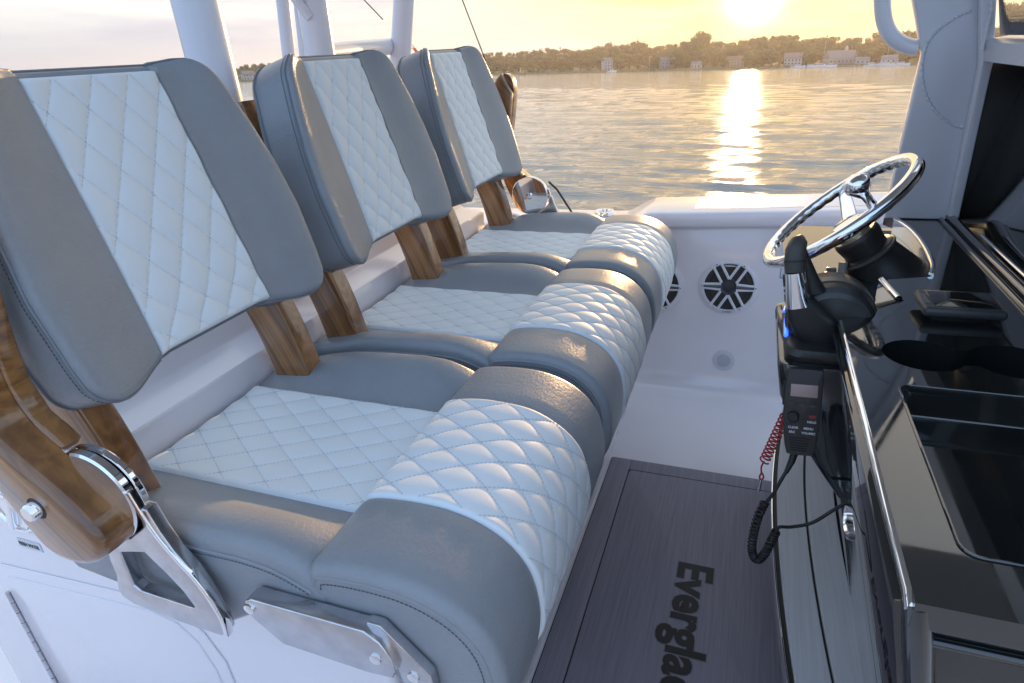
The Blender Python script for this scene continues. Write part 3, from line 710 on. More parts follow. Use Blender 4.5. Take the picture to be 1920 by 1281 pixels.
# rigging
def wire(name, pts, r, m_, label, cat):
    o = thing(name, pts[0], label, cat); tube('line', [Vector(p) - Vector(pts[0]) for p in pts], r, m_, o, n=6); return o
LINE = mat('dark_line', (.05, .045, .04), .5)
wire('rigging_line', [(-.870, 2.66, .735), (-1.018, 2.5, 1.402), (-1.090, 2.5, 1.60), (-1.28, 2.5, 2.13)], .0022, LINE, 'thin dark rigging line rising behind the farthest backrest', 'line')
wire('stay_line', [(-1.444, 2.5, 1.557), (-1.518, 2.5, 1.632), (-1.75, 2.45, 1.87), (-1.74, 2.4, 2.13)], .0022, LINE, 'thin dark line slanting between the white tubes at top', 'line')
ck = thing('snap_clip', (-1.354, 2.5, 1.478), 'small wire snap clip with an orange end beside the white tube', 'clip')
cp = [Vector((-1.354, 2.5, 1.490)), Vector((-1.348, 2.5, 1.480)), Vector((-1.338, 2.5, 1.470)), Vector((-1.322, 2.5, 1.455)), Vector((-1.318, 2.5, 1.445)), Vector((-1.326, 2.5, 1.446)), Vector((-1.340, 2.5, 1.458)), Vector((-1.352, 2.5, 1.474))]
tube('clip_loop', [p - Vector((-1.354, 2.5, 1.478)) for p in spline(cp, 5, True)], .0022, BRUSH, ck, n=6, closed=True)
tube('clip_tip', [Vector((.036, 0, -.034)), Vector((.046, 0, -.047))], .006, mat('orange_tip', (.7, .16, .02), .5), ck, n=8)
wire('strap', [(-.760, 2.47, .925), (-.735, 2.5, .888), (-.655, 2.52, .752)], .0042, RUBBER, 'black strap running from the round chrome hinge down to the gunwale', 'strap')

# ------------------------------------------------------------------ console
con = thing('helm_console', (.35, 1.2, 0), 'glossy black helm console with polished steel edge trim, cup wells and storage pocket', 'console')
CO = Vector((.35, 1.2, 0))
def cp2(pts): return [(x - CO.x, y - CO.y) for x, y in pts]
def cv(x, y, z): return Vector((x, y, z)) - CO
curve_edge = [(p.x, p.y) for p in spline([(.372, 1.436, 0), (.388, 1.50, 0), (.398, 1.60, 0), (.402, 1.72, 0), (.396, 1.82, 0), (.381, 1.905, 0)], 5)]
dash = [(.176, .502), (.530, .502), (.530, 1.96), (.360, 1.96), (.3805, 1.91)] + curve_edge[::-1] + [(.365, 1.431), (.281, 1.397), (.2945, 1.279), (.1785, 1.163)]
pocket = rrect(.229, .470, .578, .930, .018)
r1, r2 = .056, .058
cup = []
a1 = math.degrees(math.asin(.026 / r1)); a2 = math.degrees(math.asin(.026 / r2))
c1, c2 = (.281, 1.041), (.402, 1.046)
cup += arc(*c1, r1, a1, 360 - a1, 26) + arc(*c2, r2, 180 + a2, 540 - a2, 26)
top = plate('dash_top', cp2(dash), .920, .950, BLACKG, con, holes=[cp2(pocket), cp2(cup)], bev=.0)
# pocket liner (four walls and a floor) and cup wells
def liner(name, outline, z0, z1, m_, rows=((0, 0),), inset=.0):
    pts = cp2(outline); k = len(pts); cx = sum(p[0] for p in pts) / k; cy = sum(p[1] for p in pts) / k
    V = []; F = []
    def ring(f, z): V.extend([(cx + (x - cx) * f, cy + (y - cy) * f, z) for x, y in pts])
    ring(1, z1); ring(.99, z1 - .008); ring(.985, z0 + .004); ring(.975, z0)
    for a in range(3):
        for i in range(k): F.append((a * k + i, a * k + (i + 1) % k, (a + 1) * k + (i + 1) % k, (a + 1) * k + i))
    F.append(tuple(3 * k + i for i in range(k)))
    return mobj(name, V, F, m_, con, angle=50)
liner('storage_pocket', pocket, .903, .9485, BLACKG)
liner('cup_well', cup, .86, .9485, BLACKG)
# polished rim round the pocket
tube('pocket_rim', [cv(x, y, .951) for x, y in pocket], .0016, BLACKG, con, n=6, closed=True)
# steel trims
tube('steel_trim', [cv(.1755, .506, .938), cv(.1755, .52, .944), cv(.178, 1.161, .944)], .0060, CHROME, con, n=16)
def strip(name, pts, z0, z1, m_, th=.004):
    V = []; F = []; k = len(pts)
    for i, (x, y) in enumerate(pts):
        a = Vector(pts[max(0, i - 1)]); b = Vector(pts[min(k - 1, i + 1)]); t = (b - a).normalized(); n_ = Vector((-t.y, t.x)) * th
        for q, z in ((0, z0), (0, z1), (1, z1 + .0015), (1, z0)):
            V.append(cv(x + n_.x * q, y + n_.y * q, z))
    for i in range(k - 1):
        for j in range(4): a = i * 4 + j; b = i * 4 + (j + 1) % 4; F.append((a, b, b + 4, a + 4))
    F.append((0, 1, 2, 3)); F.append(tuple((k - 1) * 4 + j for j in (3, 2, 1, 0)))
    b = bmesh.new(); vv = [b.verts.new(v) for v in V]
    for f_ in F: b.faces.new([vv[i] for i in f_])
    return bm_link(name, b, m_, con, angle=30)
strip('steel_edge', curve_edge, .912, .951, CHROME, .007)
tube('steel_lip', [cv(x - .004, y, .9515) for x, y in curve_edge], .0055, CHROME, con, n=10)
tube('steel_lip', [cv(.2865, 1.284, .9515), cv(.273, 1.390, .9515)], .0065, CHROME, con, n=10)
strip('steel_edge', [(.2935, 1.283), (.280, 1.392)], .905, .951, CHROME, .012)
# lower helm panel the wheel and throttle stand on
plate('helm_panel', cp2([(.150, 1.165), (.29, 1.285), (.30, 1.42), (.41, 1.44), (.41, 1.955), (.10, 1.955), (.10, 1.36), (.15, 1.33)]), .875, .9115, BLACKG, con)
# aft face: leaning glossy panel below the trim
def slab(name, quad, th, m_, bev=.003):
    a, b, c, d = [Vector(q) - CO for q in quad]; n_ = (b - a).cross(d - a).normalized() * th
    bm = bmesh.new(); vs = [bm.verts.new(p) for p in (a, b, c, d)] + [bm.verts.new(p + n_) for p in (a, b, c, d)]
    for f_ in ((0, 1, 2, 3), (7, 6, 5, 4), (0, 4, 5, 1), (1, 5, 6, 2), (2, 6, 7, 3), (3, 7, 4, 0)): bm.faces.new([vs[i] for i in f_])
    if bev: bmesh.ops.bevel(bm, geom=list(bm.edges), offset=bev, segments=2, profile=.5, affect='EDGES')
    return bm_link(name, bm, m_, con, angle=40)
slab('aft_panel', [(.183, .520, .936), (.183, 1.155, .936), (.312, 1.155, .30), (.312, .520, .30)], .02, BLACKG)
slab('aft_panel', [(.183, 1.158, .874), (.183, 1.95, .874), (.312, 1.95, .30), (.312, 1.158, .30)], .02, BLACKG)
slab('kick_panel', [(.306, .52, .30), (.306, 1.95, .30), (.33, 1.95, 0), (.33, .52, 0)], .02, BLACKP)
# near end of the console with its rolled upper edge
prism('end_panel', [(x - CO.x, z) for x, z in [(.196, .918), (.56, .918), (.62, 0), (.335, 0), (.322, .30)]], .512 - CO.y, .535 - CO.y, BLACKG, con, bev=.004)
tube('rolled_edge', [cv(.186, .510, .938), cv(.56, .510, .938)], .008, BLACKG, con, n=16)
tube('rolled_edge', [cv(.192, .508, .902), cv(.56, .508, .902)], .005, BLACKG, con, n=16)
tube('corner_roll', [cv(.182, .514, .94), cv(.196, .510, .86), cv(.30, .510, .36)], .013, BLACKG, con, n=16)
prism('far_end_panel', [(x - CO.x, z) for x, z in [(.196, .872), (.56, .918), (.62, 0), (.335, 0), (.322, .30)]], 1.94 - CO.y, 1.96 - CO.y, BLACKG, con, bev=.004)
# round badge on the aft panel
bd_ = thing('console_badge', (.2465, 1.070, .609), 'round polished steel badge on the glossy black console face above the footrest', 'badge')
rotb = Matrix.Rotation(math.atan2(.129, .636), 3, 'Y')
lathe('badge_ring', [(.055, 0), (.055, .004), (.051, .008), (.046, .008), (.042, .004)], CHROME, bd_, 40, '-X', rot=rotb)
lathe('badge_face', [(.0425, .001), (.042, .003), (.001, .005)], mat('badge_dark', (.05, .05, .06), .2, .8), bd_, 40, '-X', rot=rotb)
for a in range(3):
    box('badge_spoke', (0, 0, 0), (.004, .009, .08), CHROME, bd_, bev=.001, rot=rotb @ Matrix.Rotation(R(60 * a + 20), 3, 'X') ).location = (-.0048, 0, -.001)
# throttle pod under the lower panel
def loft(name, rings, m_, parent, angle=40, origin=CO):
    V = []; F = []; k = len(rings[0])
    for r_ in rings: V.extend([Vector(p) - origin for p in r_])
    for a in range(len(rings) - 1):
        for i in range(k): F.append((a * k + i, a * k + (i + 1) % k, (a + 1) * k + (i + 1) % k, (a + 1) * k + i))
    F.append(tuple(range(k - 1, -1, -1))); F.append(tuple((len(rings) - 1) * k + i for i in range(k)))
    b = bmesh.new(); vv = [b.verts.new(v) for v in V]
    for f_ in F: b.faces.new([vv[i] for i in f_])
    return bm_link(name, b, m_, parent, angle=angle)
def podring(z, x0, x1, y0, y1, r): return [(x, y, z) for x, y in rrect(x0, x1, y0, y1, r, 5)]
loft('throttle_pod', [podring(.875, .090, .215, 1.120, 1.42, .020), podring(.8735, .084, .216, 1.113, 1.43, .024), podring(.866, .081, .216, 1.110, 1.43, .026), podring(.80, .092, .216, 1.115, 1.41, .026), podring(.72, .128, .23, 1.12, 1.37, .026), podring(.64, .182, .25, 1.125, 1.32, .02), podring(.585, .222, .262, 1.13, 1.28, .012)], BLACKG, con, 45)
# big glass-helm panel, its ledge and display outline
panel_q = [(.512, 1.905, .958), (.512, .50, .958), (.590, .50, 1.334), (.590, 1.905, 1.334)]
slab('display_panel', panel_q, -.02, BLACKG, bev=.003)
dsp = box('display_screen', (0, 0, 0), (.003, .62, .20), mat('screen_glass', (.02, .022, .024), .12, spec=.6), con, bev=.001)
dsp.location = cv(.5585, 1.255, 1.19); dsp.rotation_euler = (0, R(11.7), 0)
tube('panel_ledge', [cv(.500, .52, .960), cv(.500, 1.90, .960)], .011, BLACKG, con, n=14)
tube('steel_bead', [cv(.506, .52, .978), cv(.506, 1.66, .978)], .0038, CHROME, con, n=10)
tube('panel_ledge', [cv(.481, .52, .953), cv(.481, 1.90, .953)], .006, BLACKG, con, n=12)
lathe('panel_knob', [(.022, 0), (.021, .016), (.018, .022), (.002, .024)], BLACKP, con, 28, '-X', cv(.579, 1.735, 1.283))
prism('panel_cheek', [(x - CO.x, z) for x, z in [(.500, .957), (.515, .957), (.592, 1.331), (.492, 1.331)]], 1.893 - CO.y, 1.9045 - CO.y, BLACKP, con, bev=.001)
box('brow', (.575 - CO.x, 1.19 - CO.y, 1.338), (.12, 1.36, .01), BLACKP, con, bev=.002)

# small flat display lying on the dash
sd = thing('small_display', (.367, 1.230, .950), 'small flat grey framed display lying on the black dash', 'display')
sd.rotation_euler = (R(3), 0, R(2))
box('display_body', (0, 0, .018), (.124, .088, .018), mat('display_grey', (.045, .046, .048), .35), sd, bev=.007, seg=3)
box('display_foot', (0, 0, .004), (.085, .055, .010), BLACKP, sd, bev=.003)
box('display_glass', (.004, 0, .0273), (.098, .066, .0012), mat('display_glass', (.008, .010, .010), .06, spec=.7), sd, bev=.0004)
box('display_buttons', (-.053, 0, .0273), (.007, .042, .0008), mat('button_grey', (.16, .16, .16), .4), sd, bev=0)

# ------------------------------------------------------------------ steering wheel
U = Vector((.766, 0, .643)); NRM = Vector((-.643, 0, .766)); WC = Vector((.192, 1.55, 1.05)); YV = Vector((0, 1, 0))
sw_ = thing('steering_wheel', WC, 'polished steel steering wheel with a knob on its rim', 'steering wheel')
RW = .172
rim = []; rr = []
for i in range(180):
    a = 2 * math.pi * i / 180; rim.append((U * math.cos(a) + YV * math.sin(a)) * RW); rr.append(.0137)
V, F = tube_vf(rim, rr, 20, True)
cV = []
for i, v in enumerate(V):                   # finger bumps on the underside
    a = 2 * math.pi * (i // 20) / 180; c = rim[i // 20]; d = v - c; dn = d.normalized().dot(-NRM)
    inn = max(0, d.normalized().dot(-NRM * .6 - c.normalized() * .8))
    cV.append(c + d * (1 + .09 * inn * (math.sin(a * 40))))
mobj('rim', cV, F, CHROME, sw_, angle=180)
HUB = -NRM * .042
for a in (R(200), R(80), R(320)):
    d = U * math.cos(a) + YV * math.sin(a); sd_ = NRM.cross(d)
    pts = spline([HUB + d * .020, HUB + d * .05 + NRM * .004, HUB * .55 + d * .11, d * (RW - .008) - NRM * .006], 6)
    V, F = tube_vf(pts, [.021 - .008 * i / (len(pts) - 1) for i in range(len(pts))], 12, False, True, (1, .38) if True else None)
    # keep the flat side facing the driver
    V2 = []
    for i, v in enumerate(V):
        c = pts[i // 12]; q = v - c; an = 2 * math.pi * (i % 12) / 12; rad = .021 - .008 * (i // 12) / (len(pts) - 1)
        V2.append(c + sd_ * math.cos(an) * rad + NRM * math.sin(an) * rad * .34)
    mobj('spoke', V2, F, CHROME, sw_, angle=60)
q3 = NRM.to_track_quat('Z', 'Y').to_matrix()
lathe('hub_cap', [(.034, -.020), (.036, -.010), (.035, .006), (.030, .012), (.012, .014), (.001, .0145)], CHROME, sw_, 40, 'Z', HUB, rot=q3)
kb = (U * math.cos(R(294)) + YV * math.sin(R(294))) * (RW - .014)
lathe('rim_knob', [(.014, -.004), (.011, .006), (.0085, .020), (.0095, .034), (.018, .046), (.0245, .056), (.0255, .064), (.0225, .073), (.014, .080), (.003, .083)], CHROME, sw_, 32, 'Z', kb, rot=q3)
# column
col_ = thing('helm_column', WC - NRM * .16, 'black tilt steering column between the wheel and the dash', 'steering column')
CW = WC - NRM * .16
def cl_(name, prof, m_, n=36): return lathe(name, prof, m_, col_, n, 'Z', WC - CW, rot=q3)
cl_('column_head', [(.030, -.062), (.046, -.064), (.049, -.068), (.050, -.075), (.046, -.10), (.047, -.112)], BLACKP)
cl_('column_cap', [(.0455, -.0660), (.045, -.0628), (.026, -.0622), (.025, -.064)], mat('column_bronze', (.35, .30, .18), .3, .7))
cl_('column_boot', [(.047, -.108), (.056, -.112), (.0575, -.118), (.056, -.124), (.063, -.150), (.072, -.185), (.085, -.22)], BLACKP)
cl_('boot_lip', [(.0560, -.1135), (.0605, -.1165), (.0605, -.1205), (.056, -.1235)], mat('lip_grey', (.06, .06, .055), .4), 36)
cl_('shaft', [(.013, -.03), (.013, -.07)], CHROME, 20)
tube('tilt_lever', [WC - CW + v for v in (-NRM * .10 - YV * .02 - U * .05, -NRM * .13 - YV * .03 - U * .075, -NRM * .17 - YV * .035 - U * .07)], .010, mat('switch_grey', (.25, .25, .23), .4), col_, n=10)

# ------------------------------------------------------------------ throttle
TO = Vector((.150, 1.22, .875))
th = thing('throttle_control', TO, 'black throttle control with a chrome banded lever and blue lit strip', 'throttle')
def tv(x, y, z): return Vector((x, y, z)) - TO
def podr2(z, x0, x1, y0, y1, r): return [(x, y, z) for x, y in rrect(x0, x1, y0, y1, r, 6)]
loft('throttle_base', [podr2(.8755, .094, .208, 1.128, 1.352, .026), podr2(.886, .091, .210, 1.125, 1.355, .028), podr2(.8975, .096, .207, 1.13, 1.35, .026), podr2(.9005, .104, .200, 1.138, 1.342, .02)], BLACKP, th, 40, TO)
lathe('drum', [(.030, -.060), (.064, -.056), (.073, -.048), (.076, -.034), (.076, .030), (.072, .04), (.03, .045)], BLACKP, th, 44, 'Y', tv(.168, 1.245, .925))
lathe('drum_band', [(.0762, -.030), (.0785, -.027), (.0785, -.004), (.0762, -.001)], mat('drum_grey', (.055, .055, .05), .35), th, 44, 'Y', tv(.168, 1.245, .925))
lathe('drum_ring', [(.066, -.0575), (.058, -.064), (.052, -.0625)], mat('drum_grey', (.05, .05, .05), .3), th, 44, 'Y', tv(.168, 1.245, .925))
def flatlever(name, pts, m_, ew, ey, n=18):
    P_ = [Vector(p) for p in pts]; V = []; F = []
    for i, p in enumerate(P_):
        t = (P_[min(i + 1, len(P_) - 1)] - P_[max(i - 1, 0)]).normalized(); q = Vector((t.z, 0, -t.x)).normalized(); y_ = t.cross(q)
        for j in range(n):
            a = 2 * math.pi * j / n; ca, sa = math.cos(a), math.sin(a)
            ca = math.copysign(abs(ca) ** .7, ca); sa = math.copysign(abs(sa) ** .7, sa)
            V.append(p + q * ca * ew[i] + y_ * sa * ey[i] - TO)
    for i in range(len(P_) - 1):
        for j in range(n): F.append((i * n + j, i * n + (j + 1) % n, (i + 1) * n + (j + 1) % n, (i + 1) * n + j))
    F.append(tuple(range(n - 1, -1, -1))); F.append(tuple((len(P_) - 1) * n + j for j in range(n)))
    b = bmesh.new(); vv = [b.verts.new(v) for v in V]
    for f_ in F: b.faces.new([vv[i] for i in f_])
    return bm_link(name, b, m_, th, angle=50)
flatlever('lever_arm', [(.170, 1.178, .885), (.158, 1.176, .905), (.136, 1.173, .930), (.115, 1.171, .960), (.104, 1.170, .982), (.100, 1.170, .996)], BLACKP, [.018, .034, .036, .030, .020, .0165], [.012, .014, .015, .015, .015, .0145])
flatlever('chrome_sleeve', [(.1065, 1.170, .968), (.100, 1.170, .994), (.095, 1.170, 1.020), (.0925, 1.170, 1.033)], CHROME, [.022, .0195, .0175, .0172], [.0158, .0165, .0165, .016])
flatlever('lever_grip', [(.0925, 1.172, 1.031), (.090, 1.176, 1.050), (.0895, 1.182, 1.068), (.092, 1.190, 1.080), (.096, 1.20, 1.086)], mat('grip_rubber', (.05, .048, .042), .5), [.0172, .0178, .0172, .0145, .006], [.017, .020, .022, .018, .008])
flatlever('grip_ring', [(.0905, 1.175, 1.0475), (.0902, 1.176, 1.0505)], CAULK, [.0183, .0183], [.0205, .0205])
flatlever('lever_rear', [(.130, 1.20, .985), (.122, 1.20, 1.01), (.108, 1.198, 1.045), (.100, 1.195, 1.07)], BLACKP, [.022, .014, .010, .006], [.016, .014, .012, .008])
BL = mat('blue_light', (.02, .08, .9), .4, emis=(.03, .12, 1.0, 2.2))
tube('blue_strip', [tv(.0935, 1.190, .8985), tv(.0945, 1.24, .9005), tv(.098, 1.298, .9010)], .0040, BL, th, n=8)
tube('blue_strip', [tv(.0935, 1.312, .8985), tv(.0965, 1.335, .899)], .0030, BL, th, n=8)
for k in range(4):
    box('button', tv(.108, 1.20 + .022 * k, .9012), (.010, .012, .002), mat('button_blue', (.02, .03, .10), .4, emis=(.05, .10, .8, .35)), th, bev=.0006)
# key switch by the column
ks = thing('switch_block', (.185, 1.405, .9115), 'small black rocker switch block between throttle and column', 'switch')
for k in range(4): box('rocker', (-.012 + .004 * k, -.015 + .018 * k, .016 + .004 * k), (.02, .013, .03), mat('rocker_grey', (.10, .10, .09), .35), ks, bev=.003)
box('switch_body', (0, .012, .006), (.045, .085, .018), BLACKP, ks, bev=.004)

# ------------------------------------------------------------------ radio handset, cord, lanyard
mic = thing('radio_handset', (.130, 1.098, .79), 'black handheld radio microphone hanging below the throttle', 'radio handset')
mic.rotation_euler = (R(-10), R(-4), R(-4))
outl = [(-.027, .078), (-.020, .085), (.024, .085), (.031, .079), (.0315, .02), (.028, -.05), (.024, -.072), (.018, -.078), (-.016, -.078), (-.022, -.072), (-.027, -.045), (-.0305, .02)]
prism('handset_body', [(p.x, p.z) for p in spline([(x, 0, z) for x, z in outl], 3, True)], -.018, .018, BLACKP, mic, bev=.006, seg=3)
box('handset_screen', (.002, -.0183, .046), (.044, .0012, .023), mat('lcd_pink', (.36, .25, .23), .25), mic, bev=.0003)
lathe('channel_knob', [(.010, 0), (.0095, .007), (.007, .009), (.001, .0092)], RUBBER, mic, 24, '-Y', (-.013, -.018, -.004))
for i, (x, z) in enumerate(((-.016, .020), (.001, .020), (.018, .018), (.018, -.002))):
    box('key', (x, -.0186, z), (.011, .002, .006), mat('key_dark', (.03, .03, .032), .4) if i < 3 else mat('key_red', (.25, .02, .02), .4), mic, bev=.0006)
TX = mat('print_white', (.6, .62, .65), .5)
for s_, x, z in (('CLEAR', -.021, -.027), ('MENU', .005, -.027), ('SRC', -.019, -.036), ('VOL/MIC', .002, -.036), ('HI/LO', .010, -.014)):
    text('print', s_, .0058, TX, mic, Matrix.Translation((x, -.0183, z)) @ Matrix.Rotation(R(90), 4, 'X'), bold=.00015, depth=.0002)
for k in range(6): box('grille_slot', (-.001, -.0181, -.045 - .0048 * k), (.034 - .0015 * k, .0008, .0018), mat('slot_black', (.004, .004, .004), .7), mic, bev=0)
box('talk_key', (-.031, 0, .035), (.004, .018, .045), RUBBER, mic, bev=.0015)
cordm = RUBBER
cord = thing('handset_cord', (.129, 1.06, .70), 'black coiled cord looping from the handset to the console face', 'cord')
CO2 = Vector((.129, 1.06, .70))
def pc(pts): return [Vector(p) - CO2 for p in pts]
tube('strain_relief', pc([(.129, 1.085, .722), (.124, 1.075, .695), (.116, 1.064, .675)]), [.0078, .0062, .0040], cordm, cord, n=10)
tube('cord_lead', pc(spline([(.118, 1.066, .682), (.108, 1.055, .660), (.098, 1.05, .632), (.088, 1.05, .610), (.084, 1.05, .603)], 6)), .0034, cordm, cord, n=8)
path = spline([(.086, 1.05, .610), (.078, 1.05, .575), (.074, 1.05, .535), (.074, 1.05, .497), (.080, 1.05, .472), (.090, 1.05, .468), (.100, 1.05, .490), (.107, 1.05, .520), (.113, 1.05, .545)], 30)
hel = []; turns = 34
for i, p in enumerate(path):
    t = (path[min(i + 1, len(path) - 1)] - path[max(i - 1, 0)]).normalized(); n1 = t.cross(YV).normalized(); n2 = t.cross(n1)
for i in range(turns * 12):
    u_ = i / (turns * 12) * (len(path) - 1); j = int(u_); p = path[j].lerp(path[min(j + 1, len(path) - 1)], u_ - j)
    t = (path[min(j + 1, len(path) - 1)] - path[max(j - 1, 0)]).normalized(); n1 = t.cross(YV).normalized(); n2 = t.cross(n1); a = 2 * math.pi * i / 12
    hel.append(p + (n1 * math.cos(a) + n2 * math.sin(a)) * .0068 - CO2)
tube('coil', hel, .0025, cordm, cord, n=5)
tube('cord_tail', pc(spline([(.113, 1.05, .545), (.118, 1.052, .556), (.14, 1.06, .555), (.175, 1.07, .565), (.21, 1.085, .592), (.249, 1.10, .622)], 6)), .0034, cordm, cord, n=8)
lan = thing('kill_switch_lanyard', (.112, 1.2, .71), 'red coiled lanyard with a small metal clip hanging beside the handset', 'lanyard')
LO = Vector((.112, 1.2, .71)); hel = []; T_ = 12
for i in range(T_ * 14):
    u_ = i / (T_ * 14); p = Vector((.114, 1.195, .722)).lerp(Vector((.086, 1.2, .600)), u_); a = 2 * math.pi * T_ * u_
    t = Vector((-.028, 0, -.122)).normalized(); n1 = t.cross(YV).normalized()
    hel.append(p + (n1 * math.cos(a) * .0095 + YV * math.sin(a) * .0095 + t * 0) - LO)
RED = mat('red_cord', (.42, .03, .03), .4)
tube('red_coil', hel, .0019, RED, lan, n=6)
tube('red_loop', [Vector(p) - LO for p in spline([(.086, 1.2, .600), (.082, 1.2, .585), (.0835, 1.2, .570), (.081, 1.2, .560), (.085, 1.2, .552), (.089, 1.2, .560), (.0855, 1.2, .570)], 5)], .0019, RED, lan, n=6)
tube('clip', [Vector(p) - LO for p in ((.085, 1.2, .553), (.084, 1.2, .540), (.0825, 1.2, .524))], [.0022, .0035, .0042], BRUSH, lan, n=8)

# ------------------------------------------------------------------ footrest with curved planks
fr = thing('footrest', (.22, 1.2, 0), 'curved footrest of grey foam planks with black seams along the console', 'footrest')
def ex(y): return .1335 + (.095 if y < 1.4 else .14) * (y - 1.40) ** 2
ysam = [.44 + 1.56 * i / 40 for i in range(41)]
def fstrip(name, o0, o1, z0, z1, m_, cap=None):
    V = []; F = []
    for y in ysam:
        a = ex(y) + o0; b = ex(y) + o1 if cap is None else cap
        for x, z in ((a, z0), (a, z1 - .0012), (a + .0012, z1), (b - .0012, z1), (b, z1 - .0012), (b, z0)): V.append((x - .22, y - 1.2, z))
    for i in range(len(ysam) - 1):
        for j in range(6): p = i * 6 + j; q = i * 6 + (j + 1) % 6; F.append((p, q, q + 6, p + 6))
    F.append(tuple(range(6))); F.append(tuple((len(ysam) - 1) * 6 + j for j in (5, 4, 3, 2, 1, 0)))
    b_ = bmesh.new(); vv = [b_.verts.new(v) for v in V]
    for f_ in F: b_.faces.new([vv[i] for i in f_])
    return bm_link(name, b_, m_, fr, angle=40)
fstrip('step_body', .060, 0, .012, .29, CAULK, cap=.318)
fstrip('step_top', .002, 0, .288, .3105, CAULK, cap=.317)
fstrip('edge_trim', -.001, .003, .285, .316, CHROME)
fstrip('plank', .013, .078, .3095, .320, STEPM)
fstrip('plank', .084, .150, .3095, .320, STEPM)
fstrip('plank', .156, .0, .3095, .320, STEPM, cap=.316)

# ------------------------------------------------------------------ windshield frame
wf = thing('windshield_frame', (.43, 1.92, .95), 'grey painted aluminium windshield post with a round weld seam rising from the dash', 'windshield frame')
WO = Vector((.43, 1.92, .95))
post = [(.352, .951), (.366, 1.352), (.326, 1.468), (.055, 2.25), (.220, 2.25), (.472, 1.46), (.500, 1.325), (.514, .951)]
prism('post', [(x - WO.x, z - WO.z) for x, z in post], 1.905 - WO.y, 1.945 - WO.y, ALU, wf, bev=.006, seg=3)
def fbox(name, pts, th, m_, bev=.004):
    """bar along (x,z) pts between y range th"""
    return prism(name, [(x - WO.x, z - WO.z) for x, z in pts], th[0] - WO.y, th[1] - WO.y, m_, wf, bev=bev, seg=3)
fbox('post_flange', [(.492, .953), (.481, 1.325), (.453, 1.46), (.204, 2.25), (.234, 2.25), (.483, 1.46), (.505, 1.33), (.513, .953)], (1.872, 1.9048), ALU)
fbox('rail', [(.486, 1.332), (.480, 1.372), (.488, 1.380), (.520, 1.384), (.527, 1.378), (.530, 1.338), (.524, 1.332)], (.50, 1.8716), ALU)
weld = [(.497, 1.183), (.464, 1.187), (.418, 1.220), (.387, 1.264), (.369, 1.319), (.368, 1.366), (.379, 1.394), (.395, 1.412), (.42, 1.43), (.445, 1.44)]
wp = spline([(x, 1.9045, z) for x, z in weld], 14)
tube('weld_bead', [p - WO for p in wp], [.0034 + .0012 * math.sin(i * 1.7) for i in range(len(wp))], ALU, wf, n=8)
wp2 = [Vector((.4775 - .21 * max(0, z - 1.44), 1.8722, z)) for z in [1.355 + .004 * i for i in range(40)]]
tube('weld_bead', [p - WO for p in wp2], [.004 + .0013 * math.sin(i * 1.9) for i in range(len(wp2))], ALU, wf, n=8)
gr_ = [(.362, 1.945, 1.366), (.335, 1.95, 1.372), (.302, 1.95, 1.392), (.278, 1.95, 1.428), (.264, 1.95, 1.48), (.254, 1.95, 1.56), (.215, 1.95, 1.75), (.05, 1.95, 2.25)]
tube('grab_rail', [p - WO for p in spline(gr_, 8)], .0185, PIPEW, wf, n=20)
# windshield pane with its black dotted border
def wsx(z): return .505 - .26 * (z - 1.385)
def pane_quad(y0, y1, z0, z1, off): return [Vector((wsx(z) + off, y, z)) - WO for y, z in ((y0, z0), (y1, z0), (y1, z1), (y0, z1))]
frit = mat('frit_black', (.008, .008, .009), .15)
def frame_ring(name, yo, zo, yi, zi, r, off, m_):
    o_ = rrect(yo[0], yo[1], zo[0], zo[1], .01, 6); i_ = rrect(yi[0], yi[1], zi[0], zi[1], r, 6); k = len(o_)
    V = [Vector((wsx(z) + off, y, z)) - WO for y, z in o_] + [Vector((wsx(z) + off, y, z)) - WO for y, z in i_]
    return mobj(name, V, [(i, (i + 1) % k, k + (i + 1) % k, k + i) for i in range(k)], m_, wf, smooth=False)
frame_ring('glass_border', (.50, 1.868), (1.386, 2.10), (.56, 1.835), (1.412, 2.06), .05, -.0015, frit)
gm = mat('windshield_glass', (.95, .97, .97), .0, spec=.5, trans=1.0)
gm.node_tree.nodes['Principled BSDF'].inputs['IOR'].default_value = 1.02
q = pane_quad(.50, 1.868, 1.385, 2.10, .0)
mobj('glass_pane', q, [(0, 1, 2, 3)], gm, wf, smooth=False)
DV = []; DF = []
ip = rrect(.56, 1.835, 1.412, 2.06, .05, 10)
def dens(poly, step):
    o_ = []
    for i in range(len(poly)):
        a = Vector(poly[i]); b = Vector(poly[(i + 1) % len(poly)]); n_ = max(1, int((b - a).length / step))
        for j in range(n_): o_.append(a.lerp(b, j / n_))
    return o_
for row in range(3):
    pl = dens(rrect(.56 + .007 * row, 1.835 - .007 * row - .003, 1.412 + .007 * row + .003, 2.06 - .007 * row, .05, 10), .007)
    for p in pl:
        b = len(DV)
        for j in range(6):
            a = math.pi / 3 * j; r_ = .0027 - .0006 * row; y = p.x + r_ * math.cos(a); z = p.y + r_ * math.sin(a); DV.append(Vector((wsx(z) - .0016, y, z)) - WO)
        DF.append(tuple(range(b, b + 6)))
fd = mobj('border_dots', DV, DF, frit, wf, smooth=False); fd['kind'] = 'stuff'

